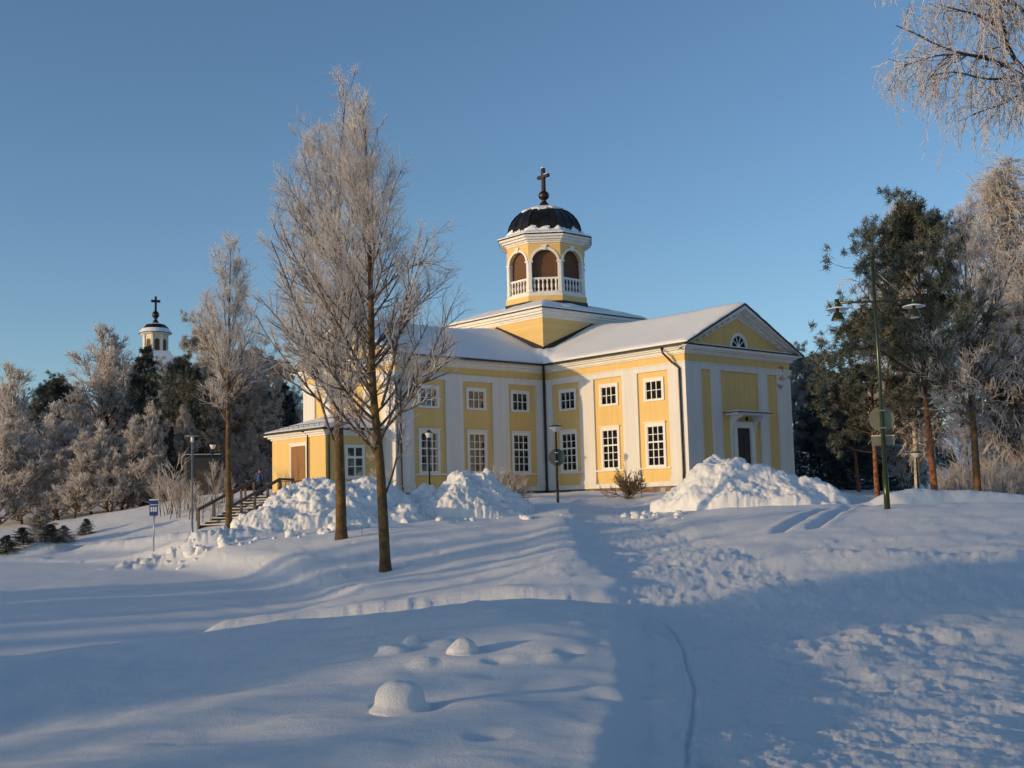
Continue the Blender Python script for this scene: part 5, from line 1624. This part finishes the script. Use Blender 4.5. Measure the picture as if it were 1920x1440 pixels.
skin_fig('jacket', jp, [(0,1),(1,2),(2,3),(3,4),(4,5),(5,6),(3,7),(7,8),(8,9)], [(.18,.14),(.17,.13),(.19,.14),(.10,.09),.085,.07,.055,.085,.07,.055], M['jacket'], per)
tp_ = [(0,0,.93),(.10,0,.88),(.11,.20,.58),(.11,.11,.28),(-.10,0,.88),(-.11,-.02,.49),(-.11,-.07,.13)]
skin_fig('trousers', tp_, [(0,1),(1,2),(2,3),(0,4),(4,5),(5,6)], [(.15,.12),.10,.085,.065,.10,.085,.065], M['trousers'], per)
for sx, fy, fz in ((.11,.18,.23),(-.11,0,.03)):
    mb = MB(); mb.tube([(sx,fy-.12,fz+.02),(sx,fy-.04,fz+.05),(sx,fy+.06,fz+.035),(sx,fy+.15,fz+.015)], [.042,.052,.045,.03], 10); mb.build('shoe', M['trousers'], per)
for hx, hy, hz in ((.225,.16,.89),(-.24,.35,.98)):
    for k in range(4):
        a = -.024+.016*k
        skin_fig('finger', [(hx+a,hy+.0,hz-.01),(hx+a,hy+.03,hz-.04),(hx+a,hy+.045,hz-.068-.006*(k in (1,2))),(hx+a,hy+.035,hz-.088)], [(0,1),(1,2),(2,3)], [.010,.009,.008,.007], M['skin'], per, 1)
    skin_fig('thumb', [(hx-.02,hy-.01,hz-.01),(hx-.038,hy+.01,hz-.03),(hx-.035,hy+.025,hz-.055)], [(0,1),(1,2)], [.011,.010,.008], M['skin'], per, 1)
mb = MB(); mb.lathe([(.02,1.60),(.088,1.63),(.108,1.70),(.103,1.77),(.07,1.825),(.015,1.845)], (0,.075,0), 14); mb.build('hair', M['hair'], per)
for s_ in (-1,1):
    mb = MB(); mb.lathe([(.005,-.03),(.02,0),(.005,.03)], (s_*.105,.10,1.69), 8); mb.build('ear', M['skin'], per)
    mb = MB(); mb.lathe([(.002,-.012),(.012,0),(.002,.012)], (s_*.035,.175,1.71), 8); mb.build('eye', M['lamp_white'], per)
mb = MB(); mb.loft([(-.014,.17,1.655),(.014,.17,1.655),(.006,.17,1.70),(-.006,.17,1.70)], [(-.006,.20,1.662),(.006,.20,1.662),(.003,.185,1.695),(-.003,.185,1.695)]); mb.build('nose', M['skin'], per)
mb = MB(); mb.box(-.024,.024,.165,.182,1.628,1.638); mb.build('mouth', M['finial'], per)

# ---- bushes
def bush(px, py, d, h, w, n, label, mat, seed, tw=.012, group=None, name='bush', sp=.12):
    global R_
    R_ = np.random.default_rng(seed)
    q = PX(px, py, d); b = (q[0], d, gz(q[0], d)-.08)
    o = empty(name, b, 0, label, 'bush', group)
    P = np.zeros((1, 3, 3)); P[0, :, 2] = [0, .06, .12]; Rd = np.full((1, 3), .035)
    P1, R1 = spawn(P, Rd, n, 0, 1, lambda T, L: np.full(T.shape, h*.85), w, .05, .09, 7, .75, .4, .45)
    P1[:, :, :2] += R_.normal(0, sp, (len(P1), 1, 2))
    P2, R2 = spawn(P1, R1, 8, .2, 1, lambda T, L: L*.38*(1.2-.6*T), .6, .10, .1, 5, .55, .5)
    P3, R3 = spawn(P2, R2, 6, .2, 1, lambda T, L: L*.42+.05, .55, .10, .1, 3, .6, .6)
    V1, Q1 = tubes(P1, R1, 4, tw); V2, Q2 = tubes(P2, R2, 3, tw*.8); V3, Q3 = tubes(P3, R3, 3, tw*.7)
    multi('stems', [(V1, Q1, 0)], [M['limb']], o)
    multi('twigs', [(V2, Q2, 0), (V3, Q3, 0)], [M[mat]], o)
    return o
bush(1178, 931, 66.5, 1.4, .62, 26, 'bare brown bush before the sunlit wall between two windows', 'twig', 51, .014)
bush(950, 933, 67, 1.6, 1.1, 44, 'round rimed bush at the foot of the shaded church wall', 'frost_brown', 52, .013)
bush(703, 915, 66, 1.5, 1.0, 30, 'greyish bush between the tall birch trunks against the porch', 'frost_brown', 53, .013)
# thicket along the left snow bank and at the right, each bush its own
rb = random.Random(5)
for i in range(8):
    px = 300+i*17+rb.uniform(-5,5)
    bush(px, 990, rb.uniform(66, 74), rb.uniform(1.4,2.6), .16, 6, 'thin frosted saplings in the thicket along the left snow bank', 'frost_brown', 60+i, .010, 'saplings along the left snow bank', sp=.3)
for i in range(11):
    px = 1765+i*17+rb.uniform(-5,5)
    bush(px, 910, rb.uniform(58, 68), rb.uniform(2.0,3.6), .16, 14, 'tall frosted stems in the thicket behind the right snow bank', 'frost_brown', 90+i, .011, 'stems behind the right snow bank', sp=.4)
# small dark conifers at the left edge
for px, yt, yb, d, w, lb in ((76,955,1025,66,1.1,'tallest of the small conifers at the lower left'),
                         (45,990,1032,63,1.6,'small bushy conifer left of the tallest small one'),
                         (12,1012,1036,62,1.5,'lowest small conifer at the very left edge'),
                         (119,996,1028,67,1.3,'small snow-dusted conifer right of the tallest small one'),
                         (98,1000,1032,63,1.5,'dark squat conifer between two taller small ones'),
                         (160,1002,1024,70,1.3,'small grey conifer nearest the blue sign')):
    q = PX(px, yt, d); z = gz(q[0], d)
    plant('spruceA' if w > 1.2 and px != 119 else 'spruceB', q[0], d, max(1.0, q[2]-z), lb, group='small conifers at the lower left', wide=w*2.3, z=z-.05)

# grey hut half hidden in the left woods
q = PX(378, 930, 84)
o = empty('hut', (q[0], 84, gz(q[0], 84)-.1), rad(20), 'dark grey hut with a snowy flat roof between the lamp posts in the left woods', 'building')
M['hut_wall'] = boards('grey_hut_boards', (.06,.066,.062), .16, dirt=.2)
mb = MB(); mb.box(-1.15,1.15,-1.2,1.6,0,3.0); mb.build('wall', M['hut_wall'], o)
mb = MB(); mb.box(-1.3,1.3,-1.4,1.8,3.0,3.1); rf = mb.build('roof', M['dark_metal'], o)
mb = MB(); mb.box(-1.26,1.26,-1.35,1.75,3.1,3.16); mb.build('roof_snow', M['snow_smooth'], rf, .06)
mb = MB(); mb.box(-.45,.45,-1.24,-1.2,0,2.1); mb.build('door', M['old_wood'], o)

# ============================================================ DISTANT BELL TOWER
d = 128
q = PX(292, 556, d)
zt2 = q[2]; k_ = d/FPX       # metres per photo pixel there
M['cream'] = simple('cream_paint', (.72,.62,.40), .6, var=.06)
bt = empty('bell_tower', (q[0], d, 0), rad(25), 'distant cream bell tower with a snowy roof, small lantern and dark cross above the trees', 'bell tower')
def zy(y): return PX(292, y, d)[2]
r44 = 1.32
gzb = gz(q[0], d)
mb = MB(); mb.box(-3.1,3.1,-3.1,3.1,gzb-.5,zy(712)); mb.build('wall', M['cream'], bt)
for i, j in ((-1,-1),(1,-1),(1,1),(-1,1)):
    mb = MB(); mb.box(i*3.15-.35,i*3.15+.35,j*3.15-.35,j*3.15+.35,gzb-.5,zy(712)-.02); mb.build('pilaster', M['white'], bt)
mb = MB(); mb.box(-3.7,3.7,-3.7,3.7,zy(712),zy(703)); mb.build('cornice', M['trim'], bt)
mb = MB()
prof = [(3.95,zy(703)+.01),(3.9,zy(700)),(2.7,zy(686)),(2.0,zy(674)),(1.6,zy(666)),(1.45,zy(660))]
mb.lathe([(r*1.35, z) for r, z in prof], n=4, ph=PI/4, smooth=False); rf = mb.build('roof', M['snow_smooth'], bt)
mb = MB(); mb.lathe([(r44*1.02, zy(664)), (r44*1.02, zy(662)), (r44, zy(660)), (r44, zy(629))], n=8, ph=PI/8, smooth=False); mb.build('lantern', M['cream'], bt)
for k in range(8):
    th = rad(45*k+22.5); mb = MB()
    mb.box(-.1,.1,-.1,.1,zy(662),zy(629)); p_ = mb.build('lantern_post', M['trim'], bt); p_.location = (r44*math.cos(th), r44*math.sin(th), 0); p_.rotation_euler = (0,0,th)
    th = rad(45*k); ap = r44*math.cos(PI/8)
    mb = MB(); F_ = Fr(mb, (ap*math.cos(th), ap*math.sin(th)), (-math.sin(th), math.cos(th)), (math.cos(th), math.sin(th)))
    z0_, z1_ = zy(659), zy(642)
    F_.poly([(-.26,z0_),(.26,z0_),(.26,z1_)]+[(.26*math.cos(u), z1_+.30*math.sin(u)) for u in np.linspace(.3, PI-.3, 6)]+[(-.26,z1_)], -.02, .03); mb.build('arched_opening', M['brown'], bt)
mb = MB(); mb.lathe([(r44*1.06, zy(629)), (r44*1.3, zy(627)), (r44*1.32, zy(626))], n=8, ph=PI/8, smooth=False); mb.build('lantern_cornice', M['trim'], bt)
mb = MB(); mb.lathe([(r44*1.42, zy(626)+.01), (r44*1.2, zy(621)), (r44*1.08, zy(615)), (r44*.8, zy(610)), (r44*.35, zy(607)), (.2, zy(606))], n=8, ph=PI/8, smooth=False); dm = mb.build('dome', M['dome_metal'], bt)
mb = MB(); mb.lathe([(r44*1.40, zy(626)+.05), (r44*1.24, zy(620.5)), (r44*1.12, zy(617))], n=16, cap=False); mb.build('dome_snow', M['snow_smooth'], dm)
mb = MB(); mb.lathe([(r44*.82, zy(609.5)), (r44*.36, zy(606.5)), (.22, zy(605.5))], n=16, cap=False); mb.build('dome_snow', M['snow_smooth'], dm)
mb = MB(); mb.lathe([(.42,zy(607)),(.30,zy(603)),(.15,zy(598)),(.2,zy(597)),(.38,zy(593)),(.40,zy(590)),(.36,zy(587)),(.15,zy(583)),(.1,zy(582))], n=14)
mb.box(-.11,.11,-.11,.11,zy(583),zy(556)); mb.box(-.5,.5,-.1,.1,zy(567),zy(562.5)); mb.build('cross', M['finial'], bt)

# ============================================================ WEEPING BIRCH leaning in from the right, near the camera
R_ = np.random.default_rng(77)
dW = 15.5
tb = np.array([(2080-960)/FPX*dW, dW, 0]); tb[2] = gz(tb[0], tb[1])-.1
wb = empty('birch_tree', tuple(tb), 0, 'weeping birch hanging its rimed twigs into the top right corner', 'tree')
tp = [tb, PX(2075, 700, dW), PX(2068, 300, dW), PX(2060, -100, dW), PX(2040, -500, dW)]
tr, rd = trunk_line([q-tb for q in tp], .17, .05, 20)
L1 = []
for pts, ra, rb_ in ((((2065,330),(2000,190),(1945,160),(1880,118),(1850,106),(1800,103),(1755,88),(1710,55),(1680,48)), .050, .008),
                     (((1850,106),(1800,102),(1760,103),(1720,115),(1695,122)), .020, .006),
                     (((1965,165),(1905,120),(1888,80),(1870,50),(1840,28),(1790,18),(1760,8)), .040, .008),
                     (((1888,80),(1880,40),(1865,10),(1860,-40)), .03, .008),
                     (((1990,150),(1915,140),(1870,150),(1820,145),(1800,130),(1780,135),(1745,142)), .028, .007),
                     (((2030,210),(1960,150),(1920,170),(1885,195),(1850,205),(1825,215)), .024, .006),
                     (((2060,100),(1990,60),(1930,30),(1880,-10),(1800,-40),(1720,-60),(1680,-50)), .045, .010),
                     (((2060,0),(2000,-60),(1920,-110),(1820,-140),(1730,-130)), .045, .010),
                     (((2062,200),(1990,110),(1945,90),(1900,35),(1850,-10)), .03, .008)):
    C, r = limb([(a, b_, dW+R_.uniform(-.4,.4)*0+(.25*math.sin(a*.02))) for a, b_ in pts], ra, rb_, 14)
    L1.append((C-tb, r))
P1 = np.concatenate([a for a, _ in L1]); R1 = np.concatenate([b_ for _, b_ in L1])
G1, GR = spawn(tr, rd, 46, .45, .98, lambda T, L: np.full(T.shape, 2.6), .95, .10, .09, 14, .35, .3)
kp = (G1[:, -1, 0]-G1[:, 0, 0]) > .4
P1 = np.concatenate([P1, G1[kp]]); R1 = np.concatenate([R1, GR[kp]])
P2, R2 = spawn(P1, R1, 15, .25, 1, lambda T, L: np.full(T.shape, .42), .9, .02, .16, 6, .38, .5)
P3a, R3a = spawn(P1, R1, 11, .35, 1, lambda T, L: .45+.55*R_.random(T.shape), 1.2, -.34, .07, 9, .2, .6)
P3, R3 = spawn(P2, R2, 4, .25, 1, lambda T, L: .22+.55*R_.random(T.shape)**1.5, 1.0, -.42, .08, 8, .5, .6)
P3 = P3; D = np.concatenate([P3]); 
P4, R4 = spawn(P3, R3, 7, .1, 1, lambda T, L: .05+.09*R_.random(T.shape), .6, -.08, .15, 3, .8, .7)
P5, R5 = spawn(P3a, R3a, 12, .1, 1, lambda T, L: .05+.10*R_.random(T.shape), .6, -.08, .15, 3, .8, .7)
V0, Q0 = tubes(tr, rd, 12); V1, Q1 = tubes(P1, R1, 7, .008)
multi('trunk', [(V0, Q0, 0), (V1, Q1, 1)], [M['birch_bark'], M['dark_bark']], wb)
V2, Q2 = tubes(P2, R2, 4, .0045); V3, Q3 = tubes(P3, R3, 3, .0036); V3a, Q3a = tubes(P3a, R3a, 3, .004); V4, Q4 = tubes(P4, R4, 3, .0042); V5, Q5 = tubes(P5, R5, 3, .0042)
multi('crown', [(V2, Q2, 0), (V3, Q3, 1), (V3a, Q3a, 1), (V4, Q4, 2), (V5, Q5, 2)], [M['limb'], M['frost_brown'], M['frost']], wb)
